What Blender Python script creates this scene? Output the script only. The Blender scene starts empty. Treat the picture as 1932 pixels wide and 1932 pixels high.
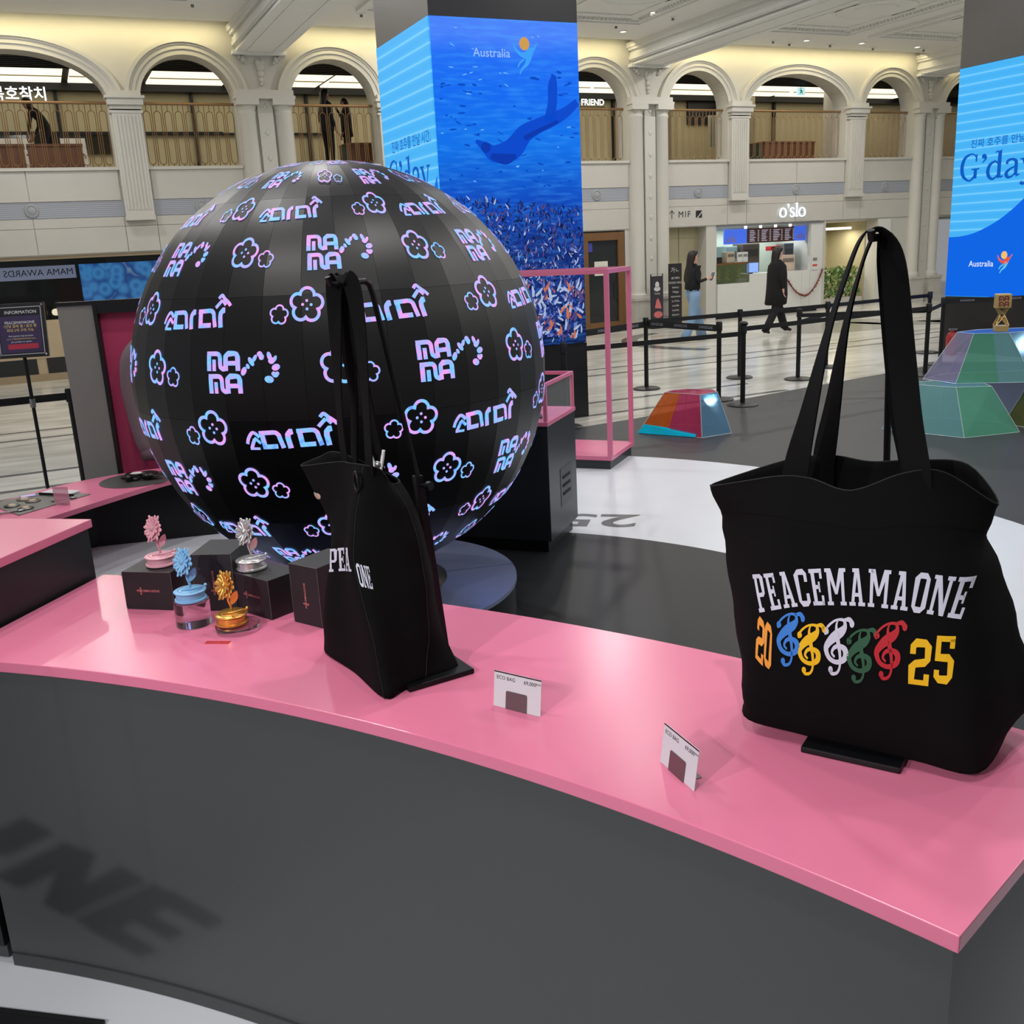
import bpy, bmesh, math, random
from mathutils import Vector, Matrix
from mathutils.bvhtree import BVHTree
random.seed(7)
PI = math.pi
SC = bpy.context.scene
COL = SC.collection

# ------------------------------------------------------------------ camera, world, lights, exposure
cam = bpy.data.cameras.new('camera'); cam.sensor_width = 36.0; cam.lens = 36.0 * 1850 / 1932
cam.clip_start = 0.05; cam.clip_end = 200
camo = bpy.data.objects.new('camera', cam); COL.objects.link(camo)
_p = math.atan(499 / 1850); _r = math.radians(-2.9)
_f = Vector((0, math.cos(_p), -math.sin(_p))); _r0 = Vector((1, 0, 0)); _u0 = _r0.cross(_f)
_R = _r0 * math.cos(_r) + _u0 * math.sin(_r); _U = _u0 * math.cos(_r) - _r0 * math.sin(_r)
camo.matrix_world = Matrix(((_R.x, _U.x, -_f.x, 0), (_R.y, _U.y, -_f.y, 0), (_R.z, _U.z, -_f.z, 1.8), (0, 0, 0, 1)))
SC.camera = camo

w = bpy.data.worlds.new('hall_ambient'); SC.world = w; w.use_nodes = True
w.node_tree.nodes['Background'].inputs[0].default_value = (0.86, 0.88, 0.92, 1)
w.node_tree.nodes['Background'].inputs[1].default_value = 0.30
SC.view_settings.view_transform = 'Standard'; SC.view_settings.look = 'None'
SC.view_settings.exposure = 0.0; SC.view_settings.gamma = 1.0
SC.view_settings.use_curve_mapping = False

# the hall's grid: wall line, 24.4 degrees off the camera's X axis
PHI = math.radians(24.4); ORG = Vector((0, 20.2, 0))
UX = Vector((math.cos(PHI), math.sin(PHI), 0)); UY = Vector((-math.sin(PHI), math.cos(PHI), 0))
def G(u, v, z=0.0): return ORG + UX * u + UY * v + Vector((0, 0, z))
CEIL = 5.62

def area_light(name, loc, power, size, color=(1, 1, 1), rot=(0, 0, 0), size_y=None):
    l = bpy.data.lights.new(name, 'AREA'); l.energy = power; l.color = color
    if size_y: l.shape = 'RECTANGLE'; l.size = size; l.size_y = size_y
    else: l.shape = 'DISK'; l.size = size
    o = bpy.data.objects.new(name, l); COL.objects.link(o); o.location = loc; o.rotation_euler = rot
    return o
# recessed ceiling downlights (their glass faces are built with the ceiling)
DOWN = []
for iu in range(-3, 5):
    for iv in range(-7, 0):
        u = -3.0 + iu * 3.2 + (iv % 2) * 1.2; v = -1.6 + iv * 2.75 + 2.75
        if min(abs(u - c) for c in (-12.24, -4.35, 3.54, 11.43, 19.32)) > .9: DOWN.append((u, v))
for (u, v) in DOWN:
    area_light('downlight_beam', G(u, v, CEIL - 0.06), 53, 0.20, (1.0, 0.975, 0.94))
# warm cove light washing the arcade wall
for (u0, u1) in ((-11.7, -4.95), (-3.75, 2.95), (4.15, 10.85), (12.0, 18.6)):
    area_light('cove_strip', G((u0 + u1) / 2, -0.30, 5.60), 34, u1 - u0, (1.0, 0.85, 0.47), (math.radians(25), 0, PHI), 0.10)
# luminous ceiling of the mezzanine walk
for (u0, u1) in ((-12, -4.5), (-4.5, 3.5), (3.5, 11.4), (11.4, 19)):
    area_light('mezzanine_glow', G((u0 + u1) / 2, 2.3, 5.14), 23, u1 - u0, (1.0, 0.93, 0.80), (0, 0, PHI), 1.2)
# pop-up shop spotlights on the hall's truss
def spot(name, loc, tgt, power, ang, blend, size, color):
    l = bpy.data.lights.new(name, 'SPOT'); l.energy = power; l.spot_size = math.radians(ang); l.spot_blend = blend
    l.shadow_soft_size = size; l.color = color
    o = bpy.data.objects.new(name, l); COL.objects.link(o); o.location = loc
    o.rotation_euler = (Vector(tgt) - Vector(loc)).to_track_quat('-Z', 'Y').to_euler(); return o

# shop spotlights behind the viewer; the left one shines past a hung letter sign (built last)
SPOT_A = Vector((-2.6, -2.2, 3.5))
spot('shop_spotlight', SPOT_A, (-.2, 1.6, .2), 520, 37, .35, .012, (1, .97, .93))
spot('shop_spotlight', (-3.6, -1.1, 3.6), (.5, 1.5, .5), 300, 40, .5, .05, (1, .97, .93))

# ------------------------------------------------------------------ helpers
def lin(c):
    return tuple(((x / 255) / 12.92 if x / 255 <= 0.04045 else ((x / 255 + 0.055) / 1.055) ** 2.4) for x in c) + (1.0,)
_MC = {}
def M(name, col, rough=0.5, metal=0.0, spec=0.5, var=0.05, scale=6.0, bump=0.0, bscale=200.0, emit=0.0, ecol=None, trans=0.0, ior=1.45, coat=0.0, alpha=1.0, sheen=0.0):
    if name in _MC: return _MC[name]
    m = bpy.data.materials.new(name); m.use_nodes = True; nt = m.node_tree; N = nt.nodes; L = nt.links
    b = N['Principled BSDF']; c = lin(col)
    b.inputs['Roughness'].default_value = rough; b.inputs['Metallic'].default_value = metal
    b.inputs['Specular IOR Level'].default_value = spec; b.inputs['IOR'].default_value = ior
    b.inputs['Transmission Weight'].default_value = trans; b.inputs['Coat Weight'].default_value = coat
    b.inputs['Alpha'].default_value = alpha; b.inputs['Sheen Weight'].default_value = sheen
    tc = N.new('ShaderNodeTexCoord')
    if var > 0:
        n = N.new('ShaderNodeTexNoise'); n.inputs['Scale'].default_value = scale; n.inputs['Detail'].default_value = 4
        L.new(tc.outputs['Object'], n.inputs['Vector'])
        mx = N.new('ShaderNodeMix'); mx.data_type = 'RGBA'; L.new(n.outputs['Fac'], mx.inputs['Factor'])
        mx.inputs['A'].default_value = tuple(max(0, x * (1 - var)) for x in c[:3]) + (1,)
        mx.inputs['B'].default_value = tuple(min(1, x * (1 + var)) for x in c[:3]) + (1,)
        L.new(mx.outputs['Result'], b.inputs['Base Color'])
    else:
        b.inputs['Base Color'].default_value = c
    if bump > 0:
        n2 = N.new('ShaderNodeTexNoise'); n2.inputs['Scale'].default_value = bscale; n2.inputs['Detail'].default_value = 3
        L.new(tc.outputs['Object'], n2.inputs['Vector'])
        bp = N.new('ShaderNodeBump'); bp.inputs['Strength'].default_value = bump; bp.inputs['Distance'].default_value = 0.002
        L.new(n2.outputs['Fac'], bp.inputs['Height']); L.new(bp.outputs['Normal'], b.inputs['Normal'])
    if emit > 0:
        b.inputs['Emission Color'].default_value = lin(ecol or col); b.inputs['Emission Strength'].default_value = emit
    _MC[name] = m; return m

def nodemat(name):
    m = bpy.data.materials.new(name); m.use_nodes = True
    _MC[name] = m
    return m, m.node_tree.nodes, m.node_tree.links, m.node_tree.nodes['Principled BSDF']
def ramp(N, stops, interp='LINEAR'):
    r = N.new('ShaderNodeValToRGB'); r.color_ramp.interpolation = interp
    e = r.color_ramp.elements
    while len(e) > 1: e.remove(e[-1])
    e[0].position = stops[0][0]; e[0].color = lin(stops[0][1])
    for p, c in stops[1:]:
        x = e.new(p); x.color = lin(c)
    return r

class MB:
    """collects geometry for ONE mesh"""
    def __init__(s): s.v = []; s.f = []; s.mi = []; s.cur = 0
    def add(s, vs, fs):
        o = len(s.v); s.v += [tuple(x) for x in vs]
        for f in fs: s.f.append(tuple(i + o for i in f)); s.mi.append(s.cur)
        return s
    def box(s, x0, x1, y0, y1, z0, z1):
        return s.add([(x0, y0, z0), (x1, y0, z0), (x1, y1, z0), (x0, y1, z0), (x0, y0, z1), (x1, y0, z1), (x1, y1, z1), (x0, y1, z1)],
                     [(0, 3, 2, 1), (4, 5, 6, 7), (0, 1, 5, 4), (1, 2, 6, 5), (2, 3, 7, 6), (3, 0, 4, 7)])
    def hexa(s, p): # 8 points, bottom 4 ccw then top 4
        return s.add(p, [(0, 3, 2, 1), (4, 5, 6, 7), (0, 1, 5, 4), (1, 2, 6, 5), (2, 3, 7, 6), (3, 0, 4, 7)])
    def prism(s, poly, z0, z1):
        n = len(poly)
        vs = [(x, y, z0) for x, y in poly] + [(x, y, z1) for x, y in poly]
        fs = [tuple(range(n - 1, -1, -1)), tuple(range(n, 2 * n))] + [(i, (i + 1) % n, n + (i + 1) % n, n + i) for i in range(n)]
        return s.add(vs, fs)
    def prismy(s, poly, y0, y1): # poly in x,z ; extruded along y (y0 front)
        n = len(poly)
        vs = [(x, y0, z) for x, z in poly] + [(x, y1, z) for x, z in poly]
        fs = [tuple(range(n)), tuple(range(2 * n - 1, n - 1, -1))] + [(i, n + i, n + (i + 1) % n, (i + 1) % n) for i in range(n)]
        return s.add(vs, fs)
    def lathe(s, prof, n=24, cx=0, cy=0, cap=True):
        vs = []; fs = []
        for r, z in prof:
            for i in range(n):
                a = 2 * PI * i / n; vs.append((cx + r * math.cos(a), cy + r * math.sin(a), z))
        k = len(prof)
        for j in range(k - 1):
            for i in range(n):
                fs.append((j * n + i, j * n + (i + 1) % n, (j + 1) * n + (i + 1) % n, (j + 1) * n + i))
        if cap: fs.append(tuple(range(n - 1, -1, -1))); fs.append(tuple(range((k - 1) * n, k * n)))
        return s.add(vs, fs)
    def cyl(s, r, z0, z1, n=16, cx=0, cy=0): return s.lathe([(r, z0), (r, z1)], n, cx, cy)
    def tube(s, pts, r, n=8, closed=False, cap=True):
        pts = [Vector(p) for p in pts]; k = len(pts); rr = r if isinstance(r, (list, tuple)) else [r] * k
        vs = []; up = None
        for i, p in enumerate(pts):
            a = pts[(i - 1) % k] if (closed or i > 0) else p; b = pts[(i + 1) % k] if (closed or i < k - 1) else p
            t = (b - a).normalized() if (b - a).length > 1e-9 else Vector((0, 0, 1))
            if up is None:
                up = Vector((0, 0, 1)) if abs(t.z) < 0.9 else Vector((1, 0, 0))
            x = t.cross(up)
            if x.length < 1e-6: x = t.cross(Vector((0, 1, 0)))
            x.normalize(); up = x.cross(t).normalized()
            for j in range(n):
                q = 2 * PI * j / n; vs.append(p + (x * math.cos(q) + up * math.sin(q)) * rr[i])
        fs = []
        for i in range(k if closed else k - 1):
            for j in range(n):
                fs.append((i * n + j, i * n + (j + 1) % n, ((i + 1) % k) * n + (j + 1) % n, ((i + 1) % k) * n + j))
        if cap and not closed: fs.append(tuple(range(n - 1, -1, -1))); fs.append(tuple(range((k - 1) * n, k * n)))
        return s.add(vs, fs)
    def loft(s, rings, cap0=True, cap1=True):
        n = len(rings[0]); vs = [p for r in rings for p in r]; fs = []
        for j in range(len(rings) - 1):
            for i in range(n):
                fs.append((j * n + i, j * n + (i + 1) % n, (j + 1) * n + (i + 1) % n, (j + 1) * n + i))
        if cap0: fs.append(tuple(range(n - 1, -1, -1)))
        if cap1: fs.append(tuple(range((len(rings) - 1) * n, len(rings) * n)))
        return s.add(vs, fs)
    def ell(s, c, r, nu=12, nv=8, rot=None):
        vs = []; fs = []
        for j in range(nv + 1):
            a = PI * j / nv - PI / 2
            for i in range(nu):
                b = 2 * PI * i / nu
                p = Vector((r[0] * math.cos(a) * math.cos(b), r[1] * math.cos(a) * math.sin(b), r[2] * math.sin(a)))
                if rot: p = rot @ p
                vs.append(p + Vector(c))
        for j in range(nv):
            for i in range(nu):
                fs.append((j * nu + i, j * nu + (i + 1) % nu, (j + 1) * nu + (i + 1) % nu, (j + 1) * nu + i))
        return s.add(vs, fs)
    def xform(s, m): s.v = [tuple(m @ Vector(p)) for p in s.v]; return s
    def build(s, name, mat, parent=None, loc=None, rz=0.0, smooth=False, bev=0.0, merge=False):
        me = bpy.data.meshes.new(name); me.from_pydata(s.v, [], s.f)
        mats = mat if isinstance(mat, (list, tuple)) else [mat]
        for q in mats: me.materials.append(q)
        if len(mats) > 1: me.polygons.foreach_set('material_index', s.mi)
        if merge or bev > 0:
            bm = bmesh.new(); bm.from_mesh(me)
            if merge: bmesh.ops.remove_doubles(bm, verts=bm.verts, dist=1e-5)
            if bev > 0:
                ed = [e for e in bm.edges if len(e.link_faces) == 2 and e.calc_face_angle(0) > 0.6]
                bmesh.ops.bevel(bm, geom=ed, offset=bev, segments=2, profile=0.6, affect='EDGES', clamp_overlap=True)
            bm.to_mesh(me); bm.free()
        if smooth is True: me.polygons.foreach_set('use_smooth', [True] * len(me.polygons))
        me.update()
        if smooth == 'auto':
            me.polygons.foreach_set('use_smooth', [True] * len(me.polygons))
            try: me.set_sharp_from_angle(angle=math.radians(38))
            except Exception: pass
        o = bpy.data.objects.new(name, me); COL.objects.link(o)
        if parent: o.parent = parent
        if loc is not None: o.location = loc
        if rz: o.rotation_euler = (0, 0, rz)
        return o
def tag(o, label=None, cat=None, group=None, kind=None):
    if label: o['label'] = label
    if cat: o['category'] = cat
    if group: o['group'] = group
    if kind: o['kind'] = kind
    return o
def thing(name, label, cat, loc=(0, 0, 0), rz=0.0, group=None):
    o = bpy.data.objects.new(name, None); COL.objects.link(o); o.empty_display_size = 0.1
    o.location = loc; o.rotation_euler = (0, 0, rz); return tag(o, label, cat, group)
def struct(o): o['kind'] = 'structure'; return o
def copy_tree(o, parent=None):
    c = o.copy(); COL.objects.link(c)
    if parent: c.parent = parent
    for ch in list(o.children): copy_tree(ch, c)
    return c
def hall(o): o.location = ORG; o.rotation_euler = (0, 0, PHI); return o   # a mesh drawn in the hall's own axes

def cr(pts, n=8, closed=False):
    """Catmull-Rom through tuples of any dimension"""
    k = len(pts); out = []; rng = k if closed else k - 1
    g = (lambda i: pts[i % k]) if closed else (lambda i: pts[max(0, min(k - 1, i))])
    for i in range(rng):
        a, b, c, d = g(i - 1), g(i), g(i + 1), g(i + 2)
        for j in range(n):
            t = j / n
            out.append(tuple(0.5 * (2 * b[q] + (c[q] - a[q]) * t + (2 * a[q] - 5 * b[q] + 4 * c[q] - d[q]) * t * t + (3 * b[q] - a[q] - 3 * c[q] + d[q]) * t ** 3) for q in range(len(b))))
    if not closed: out.append(tuple(pts[-1]))
    return out
def ribbon(pts, wd=None, closed=False):
    """2D stroke -> list of quads; pts (x,y) or (x,y,w) with w full width"""
    P = [(p[0], p[1]) for p in pts]; W = [(p[2] if len(p) > 2 else wd) / 2 for p in pts]; k = len(P); L = []; Rr = []
    for i in range(k):
        a = P[(i - 1) % k] if (closed or i > 0) else P[i]; b = P[(i + 1) % k] if (closed or i < k - 1) else P[i]
        tx, ty = b[0] - a[0], b[1] - a[1]; l = math.hypot(tx, ty) or 1
        nx, ny = -ty / l, tx / l
        m = 1.0
        if 0 < i < k - 1 or closed:
            c = (P[i][0] - a[0], P[i][1] - a[1]); lc = math.hypot(*c) or 1
            dd = abs((c[0] * tx + c[1] * ty) / (lc * l)); m = 1 / max(dd, 0.6)
        L.append((P[i][0] + nx * W[i] * m, P[i][1] + ny * W[i] * m)); Rr.append((P[i][0] - nx * W[i] * m, P[i][1] - ny * W[i] * m))
    return [[Rr[i], Rr[(i + 1) % k], L[(i + 1) % k], L[i]] for i in range(k if closed else k - 1)]
def disc(cx, cy, rx, ry=None, n=14, rot=0.0):
    ry = ry or rx; c, s = math.cos(rot), math.sin(rot)
    return [[(cx + rx * math.cos(a) * c - ry * math.sin(a) * s, cy + rx * math.cos(a) * s + ry * math.sin(a) * c) for a in [2 * PI * i / n for i in range(n)]]]
def rect(x0, x1, y0, y1): return [[(x0, y0), (x1, y0), (x1, y1), (x0, y1)]]
def subq(polys, k=3):
    out = []
    for p in polys:
        if len(p) != 4: out.append(p); continue
        a, b, c, d = p
        f = lambda s, t: tuple((a[q] * (1 - s) + b[q] * s) * (1 - t) + (d[q] * (1 - s) + c[q] * s) * t for q in (0, 1))
        for i in range(k):
            for j in range(k): out.append([f(i / k, j / k), f((i + 1) / k, j / k), f((i + 1) / k, (j + 1) / k), f(i / k, (j + 1) / k)])
    return out
def flat(polys, mapf, mb=None):
    mb = mb or MB()
    for p in polys:
        vs = [mapf(x, y) for x, y in p]
        if any(q is None for q in vs): continue
        mb.add(vs, [tuple(range(len(p)))])
    return mb
_TX = {}
def text2d(s, size=1.0, align='CENTER', bold=0.0, shear=0.0):
    key = (s, align, bold, shear)
    if key not in _TX:
        cu = bpy.data.curves.new('t', 'FONT'); cu.body = s; cu.size = 1.0; cu.align_x = align; cu.align_y = 'CENTER'
        cu.offset = bold; cu.shear = shear; cu.resolution_u = 3
        o = bpy.data.objects.new('t', cu); COL.objects.link(o)
        dg = bpy.context.evaluated_depsgraph_get(); me = bpy.data.meshes.new_from_object(o.evaluated_get(dg))
        _TX[key] = ([(v.co.x, v.co.y) for v in me.vertices], [tuple(p.vertices) for p in me.polygons])
        bpy.data.objects.remove(o); bpy.data.curves.remove(cu); bpy.data.meshes.remove(me)
    vs, fs = _TX[key]
    return [[(vs[i][0] * size, vs[i][1] * size) for i in f] for f in fs]
def shift(polys, dx, dy, sx=1.0, sy=1.0): return [[(x * sx + dx, y * sy + dy) for x, y in p] for p in polys]
def onplane(o, ex, ey, off=0.0):
    o = Vector(o); ex = Vector(ex); ey = Vector(ey); n = ex.cross(ey).normalized()
    return lambda x, y: o + ex * x + ey * y + n * off
def front(x0, y, z0): # drawing on a wall that faces -y
    return lambda x, z: (x0 + x, y, z0 + z)
# ------------------------------------------------------------------ materials of the hall
plaster = M('warm white plaster', (188, 186, 178), 0.62, var=0.04, scale=2.5)
stone = M('pale limestone panel', (184, 181, 173), 0.5, var=0.05, scale=3)
joint = M('dark joint', (96, 92, 86), 0.8, var=0)
ceil_m = M('matt white ceiling paint', (222, 222, 220), 0.75, var=0.02)
bronze = M('bronze rail', (140, 110, 78), 0.35, 0.55)
darkmetal = M('dark metal', (30, 31, 34), 0.45, 0.3)
blackceil = M('black open ceiling', (14, 14, 15), 0.7)
cream = M('cream shop wall', (168, 160, 130), 0.55, var=0.05)
wood_brown = M('brown oak', (108, 76, 44), 0.45, var=0.15, scale=9)
wood_red = M('red brown bench wood', (92, 56, 34), 0.5, var=0.15, scale=12)
wood_beige = M('beige oak laminate', (176, 158, 128), 0.45, var=0.08, scale=5)
black_paint = M('black satin paint', (22, 23, 26), 0.4, var=0.03)
glow_warm = M('warm light diffuser', (255, 246, 224), 0.5, var=0, emit=1.25, ecol=(255, 244, 216))
glow_white = M('white light diffuser', (255, 255, 255), 0.5, var=0, emit=4.0, ecol=(255, 248, 232))
sign_white = M('white lit sign', (255, 255, 255), 0.5, var=0, emit=1.6, ecol=(236, 246, 255))
ink = M('black ink', (26, 27, 30), 0.6, var=0)
white_print = M('white print', (226, 228, 232), 0.6, var=0)
glass = M('clear glass', (225, 232, 232), 0.03, trans=0.0, alpha=0.10, var=0)
m, N, L, b = nodemat('dark shop glass')
b.inputs['Base Color'].default_value = lin((30, 34, 34)); b.inputs['Roughness'].default_value = 0.05; b.inputs['Alpha'].default_value = 0.32
shop_glass = m
# grooved louvre: fine horizontal ribs
m, N, L, b = nodemat('ribbed grey grille')
tc = N.new('ShaderNodeTexCoord'); sep = N.new('ShaderNodeSeparateXYZ'); L.new(tc.outputs['Object'], sep.inputs[0])
wv = N.new('ShaderNodeMath'); wv.operation = 'MULTIPLY'; wv.inputs[1].default_value = 200.0; L.new(sep.outputs['Z'], wv.inputs[0])
sn = N.new('ShaderNodeMath'); sn.operation = 'SINE'; L.new(wv.outputs[0], sn.inputs[0])
mr = N.new('ShaderNodeMapRange'); L.new(sn.outputs[0], mr.inputs['Value']); mr.inputs['From Min'].default_value = -1
rp = ramp(N, [(0.0, (128, 132, 142)), (1.0, (164, 167, 174))]); L.new(mr.outputs[0], rp.inputs[0]); L.new(rp.outputs[0], b.inputs['Base Color'])
b.inputs['Roughness'].default_value = 0.5
grille = m
# marble floor: broad cloudy slabs, faint warm veins running along the hall
m, N, L, b = nodemat('polished pale marble')
tc = N.new('ShaderNodeTexCoord'); mp = N.new('ShaderNodeMapping'); L.new(tc.outputs['Object'], mp.inputs[0]); mp.inputs['Scale'].default_value = (0.35, 1.3, 1)
n1 = N.new('ShaderNodeTexNoise'); n1.inputs['Scale'].default_value = 2.2; n1.inputs['Detail'].default_value = 8; n1.inputs['Distortion'].default_value = 0.9; L.new(mp.outputs[0], n1.inputs['Vector'])
rp = ramp(N, [(0.25, (150, 148, 140)), (0.45, (184, 182, 174)), (0.6, (204, 202, 195)), (0.8, (178, 174, 164))]); L.new(n1.outputs['Fac'], rp.inputs[0])
L.new(rp.outputs[0], b.inputs['Base Color']); b.inputs['Roughness'].default_value = 0.16
marble = m
marble_dark = M('dark grey marble inlay', (86, 88, 88), 0.18, var=0.15, scale=3)
marble_mid = M('mid grey marble inlay', (140, 138, 130), 0.18, var=0.15, scale=3)

# ------------------------------------------------------------------ arcade wall
PIERS = [-12.24, -4.35, 3.54, 11.43, 19.32]
SP, RISE, BALC, TOP, DEP = 4.45, 0.72, 3.38, 5.90, 0.42
opens = []; pils = []
for i in range(4):
    c0 = PIERS[i]
    opens += [(c0 + .48, c0 + 2.03, 's'), (c0 + 2.55, c0 + 5.34, 'b'), (c0 + 5.86, c0 + 7.41, 's')]
    pils += [(c0 + 2.03, c0 + 2.55), (c0 + 5.34, c0 + 5.86)]
def arch_pts(x0, x1, off=0.0, n=26, rise=RISE):
    cx = (x0 + x1) / 2; a = (x1 - x0) / 2
    return [(cx - (a + off) * math.cos(PI * i / n), SP + (rise + off) * math.sin(PI * i / n)) for i in range(n + 1)]
mb = MB()
for (x0, x1, k) in opens:
    P = arch_pts(x0, x1)
    for i in range(len(P) - 1):
        (xa, za), (xb, zb) = P[i], P[i + 1]
        mb.add([(xa, 0, za), (xb, 0, zb), (xb, 0, TOP), (xa, 0, TOP)], [(0, 1, 2, 3)])
        mb.add([(xa, DEP, za), (xb, DEP, zb), (xb, DEP, TOP), (xa, DEP, TOP)], [(3, 2, 1, 0)])
        mb.add([(xa, 0, za), (xb, 0, zb), (xb, DEP, zb), (xa, DEP, za)], [(3, 2, 1, 0)])
for c in PIERS: mb.box(c - .48, c + .48, 0, DEP, 0, TOP)
for (x0, x1) in pils: mb.box(x0, x1, 0, DEP, BALC, TOP)
for i in range(4): mb.box(PIERS[i] + .48, PIERS[i + 1] - .48, 0.03, DEP, 2.03, BALC)
wall = struct(hall(mb.build('wall_arcade', plaster)))
for i in range(4):
    x0, x1 = PIERS[i] + .48, PIERS[i + 1] - .48
    # lower and upper fascia: separate stone slabs with open joints
    cuts = [x0, x0 + 1.55, x0 + 2.07, x0 + 3.46, x0 + 4.86, x0 + 5.38, x1]
    for a, c in zip(cuts[:-1], cuts[1:]):
        MB().box(a + .005, c - .005, 0, .05, 2.05, 2.46).build('stone_panel', stone, wall)
        MB().box(a + .005, c - .005, 0.004, .05, 2.466, 2.615).build('stone_panel', stone, wall)
    for a, c in zip(cuts[:-1], cuts[1:]):
        if c - a > .6: MB().box(a + .005, c - .005, 0, .05, 2.885, BALC - .015).build('stone_panel', stone, wall)
    MB().box(x0, x1, 0.012, .05, 2.62, 2.88).build('ribbed_band', grille, wall)
    for c in (x0 + .78, (x0 + x1) / 2, x1 - .78):
        MB().lathe([(.115, 0), (.105, .02), (.075, .022), (.07, .012), (.05, .022), (0.004, .024)], 20).xform(Matrix.Translation((c, .012, 2.75)) @ Matrix.Rotation(PI / 2, 4, 'X')).build('medallion', M('grey medallion', (146, 148, 152), .5), wall, smooth='auto')
    MB().box(x0, x1, -.03, .06, BALC - .02, BALC + .03).build('sill', stone, wall)
# moulded arch surrounds
for (x0, x1, k) in opens:
    mb = MB()
    for (o0, o1, y) in ((0.0, .085, -.03), (.085, .15, -.05), (.15, .185, -.065), (.185, .245, -.09)):
        A = arch_pts(x0, x1, o0); B = arch_pts(x0, x1, o1)
        for i in range(len(A) - 1):
            q = [(A[i][0], y, A[i][1]), (A[i + 1][0], y, A[i + 1][1]), (B[i + 1][0], y, B[i + 1][1]), (B[i][0], y, B[i][1])]
            mb.add(q + [(p[0], 0.01, p[2]) for p in q], [(0, 1, 2, 3), (3, 2, 6, 7), (1, 0, 4, 5)])
    mb.build('archivolt', plaster, wall)
# fluted pilasters on brackets, with moulded capitals
for (x0, x1) in pils:
    mb = MB(); mb.box(x0 + .03, x1 - .03, -.10, .02, 2.61, 4.28); mb.box(x0 + .02, x1 - .02, -.13, .02, 2.55, 2.62)
    for q in range(7):
        xx = x0 + .09 + q * (x1 - x0 - .18) / 6; mb.box(xx - .014, xx + .014, -.112, -.09, 2.72, 4.2)
    mb.build('pilaster', plaster, wall)
    mb = MB()
    for (g, y, z0, z1) in ((.0, -.11, 4.24, 4.28), (.01, -.13, 4.30, 4.36), (-.02, -.17, 4.36, 4.46), (-.05, -.20, 4.46, 4.50), (0, -.15, 4.50, 4.58)):
        mb.box(x0 + .03 + g - .03, x1 - .03 - g + .03, y, .0, z0, z1)
    mb.build('capital', plaster, wall)
for c in PIERS:
    for s in (-1, 1):
        cx = c + s * .31
        mb = MB()
        prof = [(.19, .62), (.19, .68), (.17, .70), (.165, .74), (.155, .78), (.155, 2.4), (.145, 4.22), (.155, 4.24), (.155, 4.28), (.145, 4.30), (.175, 4.38)]
        n = 14; rings = []
        for r, z in prof: rings.append([(cx + r * math.cos(PI + PI * i / n), r * math.sin(PI + PI * i / n) * 1.0 - .0, z) for i in range(n + 1)] + [(cx, .02, z)])
        mb.loft(rings); mb.build('half_column', plaster, wall, smooth='auto')
        MB().box(cx - .19, cx + .19, -.21, 0, 4.38, 4.48).build('abacus', plaster, wall)
        mb = MB(); mb.box(cx - .20, cx + .20, -.22, 0, .0, .58); mb.box(cx - .22, cx + .22, -.24, 0, 0, .12); mb.box(cx - .22, cx + .22, -.24, 0, .56, .62); mb.box(cx - .12, cx + .12, -.228, -.2, .2, .48)
        mb.build('pedestal', stone, wall)
    MB().box(c - .13, c + .13, -.07, 0, .1, 4.5).build('pier_strip', plaster, wall)
    for q in range(9):
        z = 1.0 + q * .42
        MB().lathe([(.05, 0), (.04, .008), (.02, .014), (.004, .015)], 4).xform(Matrix.Translation((c, -.07, z)) @ Matrix.Rotation(PI / 2, 4, 'X') @ Matrix.Scale(1.25, 4, (0, 1, 0))).build('rosette', plaster, wall, smooth=True)
    MB().box(c - .52, c + .52, -.20, 0, 4.48, 4.53).box(c - .50, c + .50, -.17, 0, 4.53, 4.62).build('impost', plaster, wall)
    mb = MB()
    for (dx, dz, r) in ((0, 5.02, .075), (0, 4.90, .055), (0, 4.80, .04), (0, 4.73, .028), (-.28, 5.13, .05), (-.34, 5.16, .03), (-.24, 5.08, .03), (.28, 5.13, .05), (.34, 5.16, .03), (.24, 5.08, .03), (.04, 5.08, .05), (-.04, 5.08, .05)):
        mb.ell((c + dx, -.02, dz), (r, .04, r * 1.15), 8, 6)
    mb.build('carved_ornament', plaster, wall, smooth=True)

# ------------------------------------------------------------------ ceiling with beams, coffers, cove and downlights
mb = MB(); mb.box(-16, 22, -27, -.42, CEIL, CEIL + .12); mb.box(-16, 22, -.5, -.42, CEIL + .1, 5.9); mb.box(-16, 22, -.5, .6, 5.88, 5.96)
ceiling = struct(hall(mb.build('ceiling', ceil_m)))
for c in PIERS:
    mb = MB(); mb.box(c - .40, c + .40, -27, 0.02, 5.235, 5.70)
    for (g, z0, z1) in ((.40, 5.27, 5.31), (.44, 5.33, 5.40), (.42, 5.40, 5.46), (.46, 5.50, 5.55), (.50, 5.55, 5.64)):
        mb.box(c - g, c + g, -27, -.0, z0, z1)
    mb.box(c - .24, c - .22, -27, -.1, 5.222, 5.24); mb.box(c + .22, c + .24, -27, -.1, 5.222, 5.24)
    mb.box(c - .46, c + .46, -.14, -.0, 5.19, 5.25)
    mb.build('beam', ceil_m, ceiling)
def frame(mb, x0, x1, y0, y1, w_, z0, z1):
    mb.box(x0, x1, y0, y0 + w_, z0, z1); mb.box(x0, x1, y1 - w_, y1, z0, z1); mb.box(x0, x0 + w_, y0 + w_, y1 - w_, z0, z1); mb.box(x1 - w_, x1, y0 + w_, y1 - w_, z0, z1)
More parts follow.
